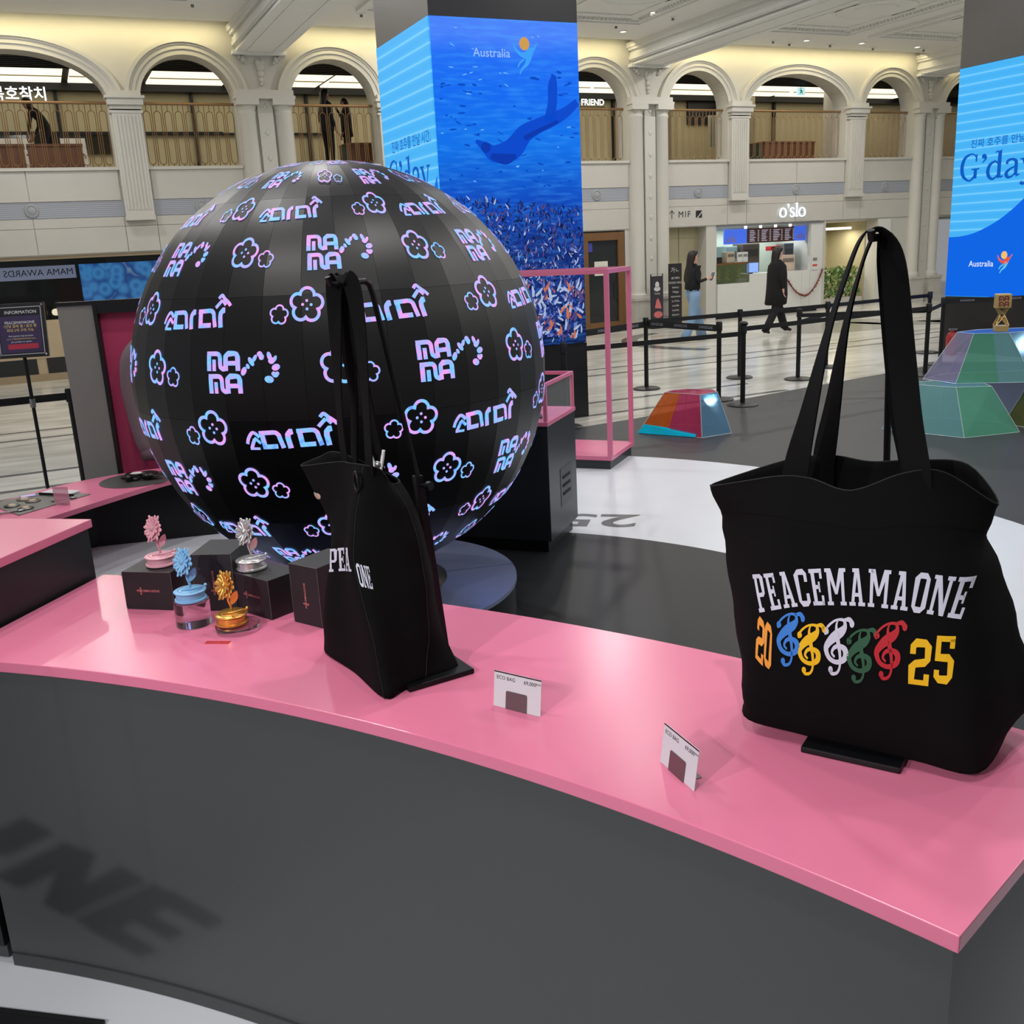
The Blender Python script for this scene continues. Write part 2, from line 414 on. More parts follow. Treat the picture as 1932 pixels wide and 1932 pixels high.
for i in range(4):
    xa, xb = PIERS[i] + 1.25, PIERS[i + 1] - 1.25; wdt = (xb - xa - .5) / 2
    for q in range(2):
        x0 = xa + q * (wdt + .5); x1 = x0 + wdt
        for (y0, y1) in ((-5.6, -1.75), (-10.1, -6.2)):
            mb = MB(); frame(mb, x0, x1, y0, y1, .14, 5.56, 5.63); frame(mb, x0 + .14, x1 - .14, y0 + .14, y1 - .14, .07, 5.585, 5.63); frame(mb, x0 + .52, x1 - .52, y0 + .52, y1 - .52, .05, 5.60, 5.63)
            mb.build('coffer_moulding', ceil_m, ceiling)
            mb = MB(); s = .09
            nx = int((x1 - x0 - .56) / s); ny = int((y1 - y0 - .56) / s)
            for a in range(nx):
                xx = x0 + .28 + a * s
                for yy in (y0 + .25, y1 - .31): mb.box(xx, xx + .05, yy, yy + .06, 5.575, 5.63)
            for a in range(ny):
                yy = y0 + .28 + a * s
                for xx in (x0 + .25, x1 - .31): mb.box(xx, xx + .06, yy, yy + .05, 5.575, 5.63)
            tag(mb.build('dentil_band', ceil_m, ceiling), kind='stuff')
            cx, cy = (x0 + x1) / 2, (y0 + y1) / 2
            MB().lathe([(.75, 5.625), (.74, 5.60), (.68, 5.60), (.66, 5.618), (.42, 5.618), (.40, 5.595), (.34, 5.595), (.30, 5.615), (.22, 5.60), (.12, 5.575), (.02, 5.57)], 36, cx, cy, cap=False).build('ceiling_rose', ceil_m, ceiling, smooth='auto')
lamp_white = M('white enamel ring', (225, 225, 225), .4)
def downlight(u, v):
    o = thing('ceiling_downlight', 'small round white recessed downlight glowing in the hall ceiling', 'downlight', G(u, v, CEIL), PHI, 'downlights in the hall ceiling')
    MB().lathe([(.085, .0), (.085, -.012), (.06, -.016), (.06, .0)], 18).build('trim_ring', lamp_white, o)
    MB().lathe([(.055, -.006), (.02, -.0062)], 18).build('lens', glow_white, o); return o
LIT = [(-6.9, -3.9), (-5.9, -3.05), (-8.6, -3.0), (-2.4, -1.25), (-2.6, -3.2), (2.3, -1.1), (2.0, -2.6), (4.9, -1.1), (5.0, -3.9), (6.7, -1.1), (8.2, -1.1), (9.9, -1.0), (7.35, -4.3), (7.35, -6.2), (10.6, -4.0), (5.0, -7.5), (10.6, -7.0), (-1.8, -6.0), (2.2, -6.0)]
for (u, v) in LIT: downlight(u, v)
for i, (u, v) in enumerate([(-8.4, -2.0), (-7.0, -1.9), (-5.6, -1.5), (-2.9, -1.4), (1.9, -1.5), (2.6, -2.3), (6.0, -.9), (6.55, -.75), (7.6, -.8), (8.9, -.7), (10.3, -.8)]):
    o = thing('ceiling_speaker', 'small flush grey sprinkler or detector cap on the hall ceiling', 'detector', G(u, v, CEIL), PHI, 'detector caps on the hall ceiling')
    MB().lathe([(.075, 0), (.075, -.01), (.03, -.014)], 16).build('plate', lamp_white, o)
    MB().lathe([(.028, -.01), (.024, -.05), (.005, -.055)], 12).build('head', M('grey detector', (120, 122, 125), .4), o)

# ------------------------------------------------------------------ mezzanine behind the arches
mb = MB(); mb.box(-16, 22, .42, 9.0, BALC - .2, BALC); struct(hall(mb.build('floor_mezzanine', M('mezzanine stone floor', (150, 142, 128), .3))))
mb = MB(); mb.box(-16, 22, 3.45, 3.6, BALC, 5.4); wb = struct(hall(mb.build('wall_mezzanine_shops', cream)))
mb = MB(); mb.box(-16, 22, .42, 3.6, 5.24, 5.34); cm = struct(hall(mb.build('ceiling_mezzanine', blackceil)))
for q in range(8): MB().box(-16, 22, .5 + q * .17, .54 + q * .17, 5.20, 5.24).build('ceiling_slat', M('black slat', (26, 26, 28), .6), cm)
for (u0, u1) in ((-9.5, -7.42), (-7.3, -6.0), (-5.9, -4.45), (-4.3, -2.55), (-2.45, .5), (.65, 3.6), (3.7, 5.2), (5.35, 7.55), (7.7, 9.3), (9.45, 11.2), (11.35, 13.5)):
    MB().box(u0, u1, 1.75, 3.2, 5.205, 5.235).build('luminous_panel', glow_warm, cm)
    MB().box(u0, u1, 2.45, 2.49, 5.19, 5.21).build('panel_rib', M('panel rib', (150, 140, 110), .5), cm)
mb = MB(); mb.box(-16, 22, 3.2, 3.45, 5.08, 5.24); mb.build('dark_header', darkmetal, wb)
for u in (-8.75, -7.55, -6.35, -5.05, -3.9, -2.72, 4.75, 5.9, 8.4, 9.6, 2.9):
    MB().box(u - .03, u + .03, 3.36, 3.46, BALC, 5.1).build('mullion', darkmetal, wb)
MB().box(-9.5, -4.5, 3.38, 3.46, 4.30, 4.36).build('transom', darkmetal, wb); MB().box(-4.5, -2.2, 3.38, 3.46, 4.30, 4.34).build('transom', darkmetal, wb)
MB().box(-9.4, -6.3, 3.40, 3.448, 3.95, 4.3).build('smoked_glass_band', M('smoked glass', (40, 40, 36), .1), wb)
MB().box(5.0, 6.4, 3.38, 3.448, 3.4, 4.9).build('slat_screen', M('grey brown slat screen', (118, 108, 90), .6, var=.2, scale=30), wb)
MB().box(7.9, 8.35, 2.6, 3.448, 3.4, 5.1).build('tiled_pier', M('cream tiled pier', (150, 140, 112), .5, var=.2, scale=20), wb)
MB().box(6.9, 7.9, 3.38, 3.448, 4.55, 5.1).build('black_fascia', black_paint, wb)
MB().box(9.9, 10.6, 1.2, 1.9, 3.38, 5.24).build('mezzanine_column', plaster, wb)
for q in range(14): MB().box(6.75 + q * .085, 6.8 + q * .085, 2.3, 2.35, 3.9, 4.62).build('curtain_slat', M('pale vertical blind', (150, 150, 136), .6), wb)
# balcony railings: a looped bronze grille in every arch
def stadium(cx, z0, z1, w_, n=7):
    r = w_ / 2
    return [(cx + r * math.cos(PI * i / n), z1 - r + r * math.sin(PI * i / n)) for i in range(n + 1)] + [(cx + r * math.cos(PI + PI * i / n), z0 + r + r * math.sin(PI + PI * i / n)) for i in range(n + 1)]
names = {(-9.69 + 0): ''}
for (x0, x1, k) in opens:
    if x1 < -10 or x0 > 14: continue
    mid = (x0 + x1) / 2
    where = ('in the wide arch at the far left above the dark shop window' if mid < -7 else 'in the narrow arch above the ribbed band left of the globe' if mid < -5 else
             'in the narrow arch just left of the tall blue screen pillar' if mid < -2 else 'in the wide arch hidden behind the blue screen pillar' if mid < 1 else
             'in the narrow arch just right of the tall blue screen pillar' if mid < 3 else 'in the narrow arch above the upward arrow sign' if mid < 5.5 else
             'in the wide arch above the cafe kiosk' if mid < 9 else 'in the narrow arch right of the wide kiosk arch' if mid < 11 else 'in the narrow arch at the far right beside the blue screen' if mid < 13 else 'in the wide arch hidden behind the right blue screen')
    o = thing('balcony_railing', 'bronze railing ' + where, 'railing', G(mid, .2, BALC), PHI, 'bronze balcony railings')
    h = (x1 - x0) / 2
    MB().tube([(-h, 0, 1.05), (h, 0, 1.05)], .024, 8).build('handrail', bronze, o, smooth='auto')
    mb = MB(); nb = max(4, int(round((x1 - x0) / .17)))
    for q in range(nb):
        cx = -h + (q + .5) * (x1 - x0) / nb
        mb.tube([(x, 0, z) for x, z in stadium(cx, .08, .93, .11)], .0065, 4, closed=True)
        mb.tube([(cx, 0, .93), (cx, 0, 1.04)], .0065, 4); mb.tube([(cx, 0, 0), (cx, 0, .08)], .0065, 4)
        xx = cx + (x1 - x0) / nb / 2
        if q < nb - 1: mb.tube([(xx, 0, 0), (xx, 0, 1.04)], .0065, 4)
    mb.build('balusters', bronze, o)
# benches
def bench(u0, u1, label):
    o = thing('wood_bench', label, 'bench', G((u0 + u1) / 2, .95, BALC), PHI, 'benches behind the balcony railings'); h = (u1 - u0) / 2
    MB().box(-h, h, -.25, -.2, 0, .43).build('front_board', wood_red, o); MB().box(-h, h, .2, .25, 0, .43).build('rear_board', wood_red, o)
    MB().box(-h - .01, h + .01, -.27, .27, .43, .47).build('seat', wood_red, o)
    for s in (-1, 1): MB().box(s * (h - .05) - .05, s * (h - .05) + .05, -.2, .2, 0, .43).build('end_board', M('teal painted board', (40, 70, 66), .5), o)
bench(-9.6, -8.25, 'red brown wooden bench at the far left of the balcony'); bench(-8.2, -7.35, 'red brown wooden bench below the bending person on the balcony')
bench(-2.72, -1.95, 'red brown wooden bench beside the two dark figures on the balcony'); bench(7.1, 8.6, 'red brown wooden bench behind the railing over the kiosk')
# lit shop signs upstairs
o = thing('mezzanine_sign', 'white glowing Korean shop name sign seen through the far left arch', 'sign', G(-8.17, 2.9, 4.94), PHI)
flat(text2d('복호참치', .26, bold=.012), front(0, 0, 0)).build('letters', sign_white, o); MB().box(-.6, .6, .01, .03, -.14, -.12).build('mounting_rail', darkmetal, o)
o = thing('mezzanine_sign', 'white glowing FRIEND sign beside the tall blue screen pillar', 'sign', G(3.90, 2.9, 4.95), PHI)
flat(text2d('FRIEND', .185, bold=.02), front(0, 0, 0)).build('letters', sign_white, o); MB().box(-.33, .33, .01, .03, -.10, -.085).build('mounting_rail', darkmetal, o)
o = thing('exit_sign', 'small glowing green and white exit sign hung in the kiosk arch', 'exit sign', G(8.83, 1.5, 5.06), PHI)
MB().box(-.11, .11, -.02, .02, -.09, .09).build('housing', M('exit white', (220, 240, 240), .4, var=0, emit=.9, ecol=(190, 235, 240)), o)
flat(ribbon([(-.02, .05), (0, .0), (-.04, -.05)], .025) + disc(-.01, .065, .014) + ribbon([(0, 0), (.04, -.05)], .022) + ribbon([(-.05, .02), (.04, .01)], .018), front(0, -.021, 0)).build('running_figure', M('exit green', (0, 130, 90), .4, var=0, emit=.5, ecol=(0, 140, 96)), o)
MB().tube([(0, 0, .09), (0, 0, .17)], .006, 6).build('hanger', darkmetal, o)
# menu boards by the tuna shop
for (u, w_, lab) in ((-8.35, .55, 'white food menu board leaning left of the bending person upstairs'), (-7.42, .42, 'white food menu board leaning right of the bending person upstairs')):
    o = thing('menu_stand', lab, 'menu board', G(u, 1.9, BALC), PHI)
    MB().hexa([(-w_ / 2, 0, .1), (w_ / 2, 0, .1), (w_ / 2, .03, .1), (-w_ / 2, .03, .1), (-w_ / 2, .25, .72), (w_ / 2, .25, .72), (w_ / 2, .28, .72), (-w_ / 2, .28, .72)]).build('panel', M('white menu panel', (214, 210, 200), .5), o)
    for s in (-1, 1): MB().box(s * w_ * .4 - .015, s * w_ * .4 + .015, .1, .13, 0, .42).build('leg', wood_beige, o)
    for q in range(3): MB().ell((-w_ * .3 + q * w_ * .3, .135, .42), (.045, .012, .03), 8, 5).build('food_picture', M('food picture', (150, 70, 60), .5), o)

# ------------------------------------------------------------------ ground floor under the arcade
mb = MB(); mb.box(-18, 24, -30, 6, -.1, 0)
floor = struct(hall(mb.build('floor', marble)))
def inlay(mb, mat, name='floor_inlay'): return mb.build(name, mat, floor)
# dark inlay lines parallel to the wall and ring segments before the kiosk
for v in (-5.75, -6.35): inlay(MB().box(-14, 18, v - .035, v + .035, 0, .003), marble_dark)
for v in (-9.2, -8.45): inlay(MB().box(-14, -.5, v - .04, v + .04, 0, .003), marble_dark)
def ring(mb, cx, cy, r0, r1, a0, a1, z0, z1, n=40):
    A = [a0 + (a1 - a0) * i / n for i in range(n + 1)]
    return mb.prism([(cx + r0 * math.cos(a), cy + r0 * math.sin(a)) for a in A] + [(cx + r1 * math.cos(a), cy + r1 * math.sin(a)) for a in reversed(A)], z0, z1)
inlay(ring(MB(), 3.3, -3.6, 2.0, 2.3, math.radians(110), math.radians(215), 0, .003), marble_dark)
inlay(MB().prism([(5.35 + 1.2 * math.cos(a), -3.55 + 1.0 * math.sin(a)) for a in [2 * PI * i / 30 for i in range(30)]], 0, .003), marble_mid)
inlay(ring(MB(), 8.1, -3.3, 1.0, 1.9, math.radians(150), math.radians(260), 0, .003), marble_mid)
inlay(MB().box(7.2, 16, -4.6, -3.9, 0, .003), marble_mid)
# wall pieces at street level
mb = MB(); Z = 2.05
for (a, c) in ((-4.83, 1.86), (2.94, 3.06), (5.02, 5.28), (8.2, 8.4), (10.0, 10.95), (13.2, 18.8)): mb.box(a, c, 0.02, .4, 0, Z)
mb.box(4.02, 5.02, .35, .5, 0, Z)
wg = struct(hall(mb.build('wall_ground', plaster)))
MB().box(4.02, 5.02, .33, .352, 0, 2.02).build('alcove_lining', cream, wg)
MB().box(4.50, 4.512, .325, .34, 0, 2.02).build('panel_joint', joint, wg)
MB().box(-16, 22, .38, 9, 2.0, 2.05).build('soffit', ceil_m, wg)
# brown framed door with dark glass
d = thing('door_1', 'brown framed dark glass door right of the blue pillar', 'door', G(2.40, .05, 0), PHI); struct(d)
mb = MB(); mb.box(-.52, -.36, -.05, .08, 0, 2.0); mb.box(.36, .52, -.05, .08, 0, 2.0); mb.box(-.36, .36, -.05, .08, 1.84, 2.0); mb.box(-.36, .36, -.05, .08, 0, .16); mb.build('door_frame', wood_brown, d, bev=.006)
MB().box(-.36, .36, .0, .03, .16, 1.84).build('pane', M('dark door glass', (38, 42, 42), .06), d)
MB().box(-.2, .12, -.012, .0, 1.13, 1.42).build('paper_notice', M('white paper', (205, 203, 190), .7), d)
flat(text2d('INFORMATION', .045), front(-.04, -.014, 1.3)).build('notice_text', ink, d)
MB().box(-.34, -.24, -.006, .0, 1.62, 1.8).build('blue_sticker', M('blue sticker', (60, 70, 160), .5), d)
MB().box(.56, .62, -.06, .0, 1.05, 1.2).build('card_reader', black_paint, d)
MB().tube([(.3, -.03, .6), (.3, -.07, .63), (.3, -.07, .95), (.3, -.03, .98)], .012, 6).build('handle', darkmetal, d)
# dark shop front at the left with bronze header, counter and plinth
sh = struct(hall(MB().box(-16, -4.85, .08, .14, 1.98, 2.06).build('window_1', wood_beige)))
MB().box(-16, -4.85, .10, .12, 1.0, 1.98).build('pane', shop_glass, sh)
MB().box(-16, -4.85, .05, .12, .38, 1.0).build('oak_front', wood_beige, sh)
for q in range(6): MB().box(-11.9 + q * 1.15, -10.9 + q * 1.15, .045, .06, .12, .38).build('kick_pane', M('dark kick glass', (40, 42, 42), .12), sh)
MB().box(-16, -4.85, .02, .12, 0, .12).build('plinth', M('beige plinth', (150, 132, 104), .5), sh)
MB().box(-16, -4.85, .06, .11, .1, .39).build('kick_panel', wood_beige, sh)
MB().box(-16, -4.85, 2.6, 2.7, 0, 2.0).build('shop_back', M('olive grey shop wall', (70, 72, 62), .6), sh)
for (u, s) in ((-8.42, 1), (-8.18, 1)):
    o = thing('table_lamp', 'arched brass lamp with white globe shade inside the dark shop, %s one' % ('left' if u < -8.3 else 'right'), 'lamp', G(u, .9, 0), PHI, 'globe lamps in the dark shop')
    MB().tube([(.1, 0, .0), (.1, 0, 1.22)] + [(.05 + .05 * math.cos(a), 0, 1.22 + .07 * math.sin(a)) for a in [PI * i / 8 for i in range(1, 9)]] + [(0, 0, 1.14)], .008, 6).build('stem', M('brass', (120, 96, 60), .3, .8), o)
    MB().lathe([(.02, 1.15), (.055, 1.13), (.066, 1.09), (.055, 1.05), (.02, 1.035)], 16).build('shade', M('lamp globe', (255, 240, 210), .5, var=0, emit=1.6, ecol=(255, 238, 205)), o, smooth=True)
    MB().lathe([(.07, 0), (.07, .015), (.01, .02)], 14, .1).build('base', darkmetal, o)
# glass reflection of the pop-up banner, imitated by a reversed, faintly glowing sheet inside
o = thing('banner_reflection', 'painted reflection of a reversed AWARDS banner in the dark shop window', 'banner', G(-8.1, .75, 1.76), PHI)
MB().box(-1.5, .34, 0, .02, -.10, .12).build('cloth', M('pale lilac reflection', (170, 176, 200), .6, var=.1, emit=.5, ecol=(170, 180, 214)), o)
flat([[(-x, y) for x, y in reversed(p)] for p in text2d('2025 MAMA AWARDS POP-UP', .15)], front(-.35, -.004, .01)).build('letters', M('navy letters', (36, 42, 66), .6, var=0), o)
m, N, L, b = nodemat('blue screen reflection')
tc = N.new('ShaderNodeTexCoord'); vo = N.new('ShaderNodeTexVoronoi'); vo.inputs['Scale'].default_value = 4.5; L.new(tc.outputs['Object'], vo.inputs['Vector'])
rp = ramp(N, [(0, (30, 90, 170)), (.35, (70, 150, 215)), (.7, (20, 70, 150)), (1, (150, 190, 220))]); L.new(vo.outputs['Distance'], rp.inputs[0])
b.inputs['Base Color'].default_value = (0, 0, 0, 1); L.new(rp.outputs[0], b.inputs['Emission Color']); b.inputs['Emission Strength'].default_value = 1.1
o = thing('screen_reflection', 'painted reflection of a blue screen in the window beside the globe', 'screen', G(-6.75, .7, 1.55), PHI)  # blue screen mirrored in the pane, imitated by an added glowing sheet on a stand
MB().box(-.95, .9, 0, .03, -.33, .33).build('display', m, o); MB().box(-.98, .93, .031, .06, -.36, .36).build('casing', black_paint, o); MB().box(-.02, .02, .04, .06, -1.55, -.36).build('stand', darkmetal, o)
# ------------------------------------------------------------------ cafe kiosk in the right bay
kw = M('white kiosk laminate', (206, 206, 202), .35, var=.03); kglow = M('kiosk back wall', (206, 218, 206), .4, var=.08)
steel = M('brushed steel', (150, 152, 155), .3, .8)
k = thing('cafe_kiosk', 'white cafe kiosk with open serving hatch under the glowing name sign', 'kiosk', G(6.8, 0, 0), PHI)
MB().box(-1.52, 1.5, 1.5, 1.55, 0, 2.0).build('back_wall', kglow, k)
MB().box(-1.52, -1.48, .05, 1.5, 0, 2.0).build('side_wall', kw, k); MB().box(1.42, 1.5, .05, 1.5, 0, 2.0).build('side_wall', kw, k)
MB().box(-1.48, -.6, .0, .5, 0.06, .77).build('counter_panel', kw, k); MB().box(-.6, -.05, .0, .5, .06, .95).build('counter_panel', kw, k)
MB().box(-.045, .9, .0, .5, .06, .95).build('counter_panel', kw, k); MB().box(.905, 1.14, .0, .1, .06, .95).build('counter_panel', kw, k); MB().box(1.145, 1.5, .0, .1, .06, 2.0).build('counter_panel', kw, k)
MB().box(-1.5, 1.5, .04, .5, 0, .06).build('plinth', black_paint, k)
MB().box(-1.48, -.6, .04, .5, 1.18, 1.22).build('case_top', wood_brown, k)
MB().box(-1.48, -.6, .02, .03, .78, 1.18).build('case_glass', M('green tinted case glass', (90, 104, 70), .1, alpha=.45, var=0), k)
MB().box(-1.48, -.6, .35, .4, .77, 1.18).build('case_back', M('olive case lining', (120, 126, 82), .6), k)
for (x, z) in ((-1.32, .98), (-1.08, .98), (-.76, 1.0)):
    mb = MB()
    for q in range(7): mb.ell((x + .03 * math.cos(q * 2.4), .2, z - .12 + q * .035), (.045 - q * .004, .04, .03), 8, 5)
    mb.build('pastry_stack', M('yellow pastry', (196, 186, 90), .5, var=.2, scale=30), k, smooth=True)
MB().box(-.85, -.62, .08, .2, .78, .86).build('paper_cups', kw, k)
MB().box(-1.5, 1.5, -.02, .02, 2.0, 2.03).build('shutter_rail', steel, k)
for q in range(4): MB().lathe([(.03, 0), (.03, -.05), (.01, -.055)], 10, -.7 + q * .42, .04).xform(Matrix.Translation((0, 0, 2.0))).build('rail_light', glow_white, k)
blue_scr = M('blue menu screen', (40, 80, 200), .4, var=.25, scale=5, emit=.75, ecol=(72, 110, 225)); brown_scr = M('brown menu screen', (60, 38, 28), .4, var=0, emit=.35, ecol=(70, 44, 34))
scr_txt = M('menu lettering', (200, 200, 220), .5, var=0, emit=.6, ecol=(170, 170, 200))
for (x0, x1, mt, nm) in ((-.93, -.30, blue_scr, 'left'), (-.29, 1.07, brown_scr, 'middle'), (1.08, 1.42, blue_scr, 'right')):
    o = MB().box(x0, x1, .5, .54, 1.62, 1.95).build('menu_screen', mt, k)
    mb = MB()
    if mt is brown_scr:
        for c in range(4):
            for r in range(7): flat(rect(x0 + .07 + c * .34, x0 + .07 + c * .34 + random.uniform(.12, .2), 1.66 + r * .038, 1.675 + r * .038) + rect(x0 + .3 + c * .34, x0 + .34 + c * .34, 1.66 + r * .038, 1.675 + r * .038), lambda x, z: (x, .498, z), mb)
        mb.build('menu_text', scr_txt, o)
    else:
        for q in range(4): flat(rect(x0 + .06 + q * .07, x0 + .09 + q * .07, 1.66, 1.74 + .03 * (q % 3)), lambda x, z: (x, .498, z), mb)
        mb.build('drink_picture', M('drink picture', (150, 110, 90), .5, var=.3, emit=.3), o)
# things standing in the hatch
o = thing('order_tablet', 'small blue order tablet on the white kiosk counter', 'tablet', G(6.36, .1, .95), PHI)
MB().box(-.16, .16, 0, .02, .03, .24).build('screen', M('pale blue screen', (120, 150, 220), .3, var=0, emit=.7, ecol=(130, 160, 230)), o); MB().box(-.17, .17, .021, .04, .02, .25).build('case', black_paint, o); MB().box(-.03, .03, .03, .12, 0, .03).build('foot', black_paint, o)
def clutter(u, v, z, w_, h_, d_, col, name, label, cat, metal=0):
    o = thing(name, label, cat, G(u, v, z), PHI); MB().box(-w_ / 2, w_ / 2, 0, d_, 0, h_).build('body', M(name + str(col), col, .4, metal), o, bev=min(w_, h_) * .06)
    MB().box(-w_ * .38, w_ * .38, -.006, .0, h_ * .55, h_ * .8).build('front_panel', M('panel ' + str(col), tuple(int(c * .6) for c in col), .4), o); return o
clutter(5.75, .1, 1.22, .22, .24, .2, (170, 160, 140), 'napkin_holder', 'beige paper bag holder on the kiosk pastry case', 'holder')
clutter(6.02, .12, 1.22, .14, .22, .03, (210, 210, 205), 'tabletop_menu', 'left small framed menu standing on the kiosk pastry case', 'frame'); clutter(6.17, .12, 1.22, .14, .22, .03, (200, 204, 200), 'tabletop_menu', 'right small framed menu standing on the kiosk pastry case', 'frame')
clutter(5.42, .12, 1.22, .22, .14, .16, (40, 36, 30), 'drinks_machine', 'black and brass machine at the left end of the kiosk case', 'machine')
clutter(6.46, 1.0, .95, .34, .62, .4, (120, 140, 140), 'glass_fridge', 'tall glass fronted fridge at the back of the kiosk', 'fridge')
clutter(6.95, .9, .95, .5, .66, .4, (90, 84, 78), 'coffee_machine', 'dark coffee machine behind the walking woman in the kiosk', 'machine', .4)
clutter(7.55, .3, .95, .42, .36, .2, (196, 176, 160), 'snack_rack', 'rack of white and red snack boxes on the kiosk counter', 'rack')
clutter(7.9, .7, .95, .3, .62, .3, (120, 122, 124), 'steel_dispenser', 'grey steel dispenser right of the snack rack in the kiosk', 'dispenser', .6)
clutter(7.6, .8, 1.42, .3, .1, .2, (170, 40, 44), 'red_box', 'red box lying above the kiosk snack rack', 'box')
o = thing('wall_notice', 'white notice with red writing on the kiosk side post', 'notice', G(8.07, -.005, .95), PHI); MB().box(-.1, .1, -.01, .0, 0, .36).build('board', kw, o); MB().box(-.07, .07, -.014, -.009, .08, .12).build('red_line', M('red ink', (190, 60, 50), .5), o); MB().box(-.06, .06, -.014, -.009, .2, .27).build('grey_line', M('grey ink', (120, 120, 122), .5), o)
# tinsel garland
pts = cr([(7.22 - 6.8, -.03, .80), (7.45 - 6.8, -.05, .52), (7.62 - 6.8, -.05, .41), (7.80 - 6.8, -.05, .38), (7.98 - 6.8, -.05, .48), (8.15 - 6.8, -.05, .70), (8.29 - 6.8, -.03, .95)], 10)
mb = MB()
for p in pts:
    for q in range(5):
        a = random.uniform(0, 2 * PI); l = random.uniform(.02, .05); c = Vector(p); e = c + Vector((math.cos(a) * l, random.uniform(-.03, .0), math.sin(a) * l))
        mb.tube([c, e], [.008, .002], 4)
o = thing('tinsel_garland', 'red brown tinsel garland drooping across the white kiosk front', 'garland', G(6.8, 0, 0), PHI)
MB().tube(pts, .014, 6).build('cord', M('garland cord', (96, 50, 40), .5), o); mb.build('tinsel', M('red tinsel', (140, 62, 46), .3, .4, var=.5, scale=40), o)
# glowing kiosk name, painted M1F sign
def serif(ch):
    """heavy old-style letters as strokes of changing width: returns polys, advance"""
    o_ = cr([(.30, .0, .07), (.06, .12, .15), (.03, .32, .17), (.09, .52, .14), (.30, .64, .07), (.51, .52, .14), (.57, .32, .17), (.54, .12, .15)], 6, True)
    if ch == 'o': return ribbon(o_, closed=True), .66
    if ch == 's': return ribbon(cr([(.42, .50, .09), (.38, .60, .08), (.25, .64, .08), (.10, .56, .13), (.10, .42, .15), (.26, .33, .16), (.42, .22, .16), (.42, .08, .13), (.26, .0, .08), (.10, .04, .08), (.06, .16, .09)], 6)), .52
    if ch == 'l': return rect(.08, .25, 0, 1.0) + rect(0, .33, 0, .05) + [[(.0, .93), (.10, .93), (.10, 1.0), (.0, .96)]], .38
    if ch == "'": return disc(.12, .86, .09) + ribbon(cr([(.17, .88, .10), (.19, .76, .08), (.06, .62, .03)], 6)), .26
    if ch == 'G': return ribbon(cr([(.66, .78, .05), (.60, .93, .05), (.42, .99, .06), (.18, .86, .12), (.08, .55, .15), (.14, .22, .13), (.36, .02, .07), (.52, .06, .08), (.63, .20, .10)], 6)) + rect(.58, .71, .08, .42) + rect(.48, .80, .40, .45) + [[(.62, .70), (.69, .70), (.69, .98), (.64, .96)]], .84
    if ch == 'd': return ribbon(cr([(.46, .52, .06), (.32, .63, .07), (.12, .52, .12), (.05, .30, .14), (.12, .08, .12), (.28, .0, .08), (.46, .14, .06)], 6)) + [[(.42, .0), (.56, .04), (.56, 1.04), (.42, .96)], [(.30, .93), (.44, .96), (.44, 1.02), (.30, .97)], [(.54, .0), (.68, .06), (.67, .09), (.54, .09)]], .70
    if ch == 'a': return ribbon(cr([(.08, .48, .10), (.12, .60, .10), (.28, .64, .08), (.42, .56, .12), (.44, .36, .13), (.44, .06, .13)], 6)) + ribbon(cr([(.44, .38, .06), (.22, .30, .08), (.08, .16, .13), (.14, .02, .11), (.28, .02, .07), (.42, .14, .05)], 6)) + [[(.44, .0), (.60, .06), (.60, .09), (.46, .10)]], .62
    if ch == 'y': return [[(.02, .62), (.17, .62), (.38, .10), (.28, .0)], [(.32, .0), (.38, .06), (.58, .62), (.50, .62)]] + rect(-.04, .24, .59, .64) + rect(.42, .66, .59, .64) + ribbon(cr([(.34, .06, .07), (.26, -.16, .07), (.12, -.26, .10), (.02, -.20, .12)], 6)), .64
    return [], .4
def serif_word(s, size):
    x = 0; out = []
    for ch in s:
        p, a = serif(ch); out += shift(p, x, 0); x += a
    return shift(out, 0, 0, size, size), x * size
wd, wl_ = serif_word("o'slo", .30)
o = thing('kiosk_name_sign', "white glowing o'slo letters on the stone band above the kiosk", 'sign', G(7.36 - wl_ / 2, 0, 2.16), PHI)
flat(wd, front(0, -.045, 0)).build('letters', M('kiosk sign white', (255, 255, 255), .5, var=0, emit=1.25, ecol=(205, 230, 255)), o)
for x in (.1, wl_ - .1): MB().tube([(x, -.044, .1), (x, 0, .1)], .008, 6).build('standoff', steel, o)
o = thing('direction_sign', 'black arrow and M1F stair symbol painted on the wall', 'sign', G(4.05, -.004, 2.22), PHI)
flat(ribbon([(.06, .0), (.06, .16)], .014) + ribbon([(.0, .10), (.06, .165), (.12, .10)], .014) + shift(text2d('M1F', .185, 'LEFT', .0), .22, .075), front(0, 0, 0)).build('lettering', ink, o)
flat([[(.68, 0), (.70, 0), (.84, .14), (.84, .15), (.68, .15)], [(.74, 0), (.84, 0), (.84, .10)]], front(0, 0, 0)).build('stair_symbol', ink, o)
# lit passage with planter right of the kiosk
p_ = struct(thing('wall_niche', 'bright cream niche with planter right of the kiosk', 'niche', G(9.2, 0, 0), PHI))
MB().box(-.85, .85, 1.7, 1.75, 0, 2.0).build('back_wall', cream, p_); MB().box(-.82, -.78, .4, 1.7, 0, 2.0).build('side_wall', cream, p_); MB().box(.78, .82, .4, 1.7, 0, 2.0).build('side_wall', cream, p_)
MB().box(-.75, .72, .8, .9, 1.82, 1.88).build('light_strip', glow_warm, p_)
MB().box(-.3, .42, 1.66, 1.69, 1.05, 1.8).build('framed_poster', M('grey poster', (128, 122, 108), .5), p_); MB().box(-.34, .46, 1.68, 1.70, 1.01, 1.84).build('poster_frame', M('dark olive frame', (80, 74, 60), .5), p_)
MB().box(.82, 1.2, .0, .06, 0, 2.02).build('panel', kw, p_)
MB().box(-.78, .72, .35, .75, 0, .22).build('planter_box', stone, p_)
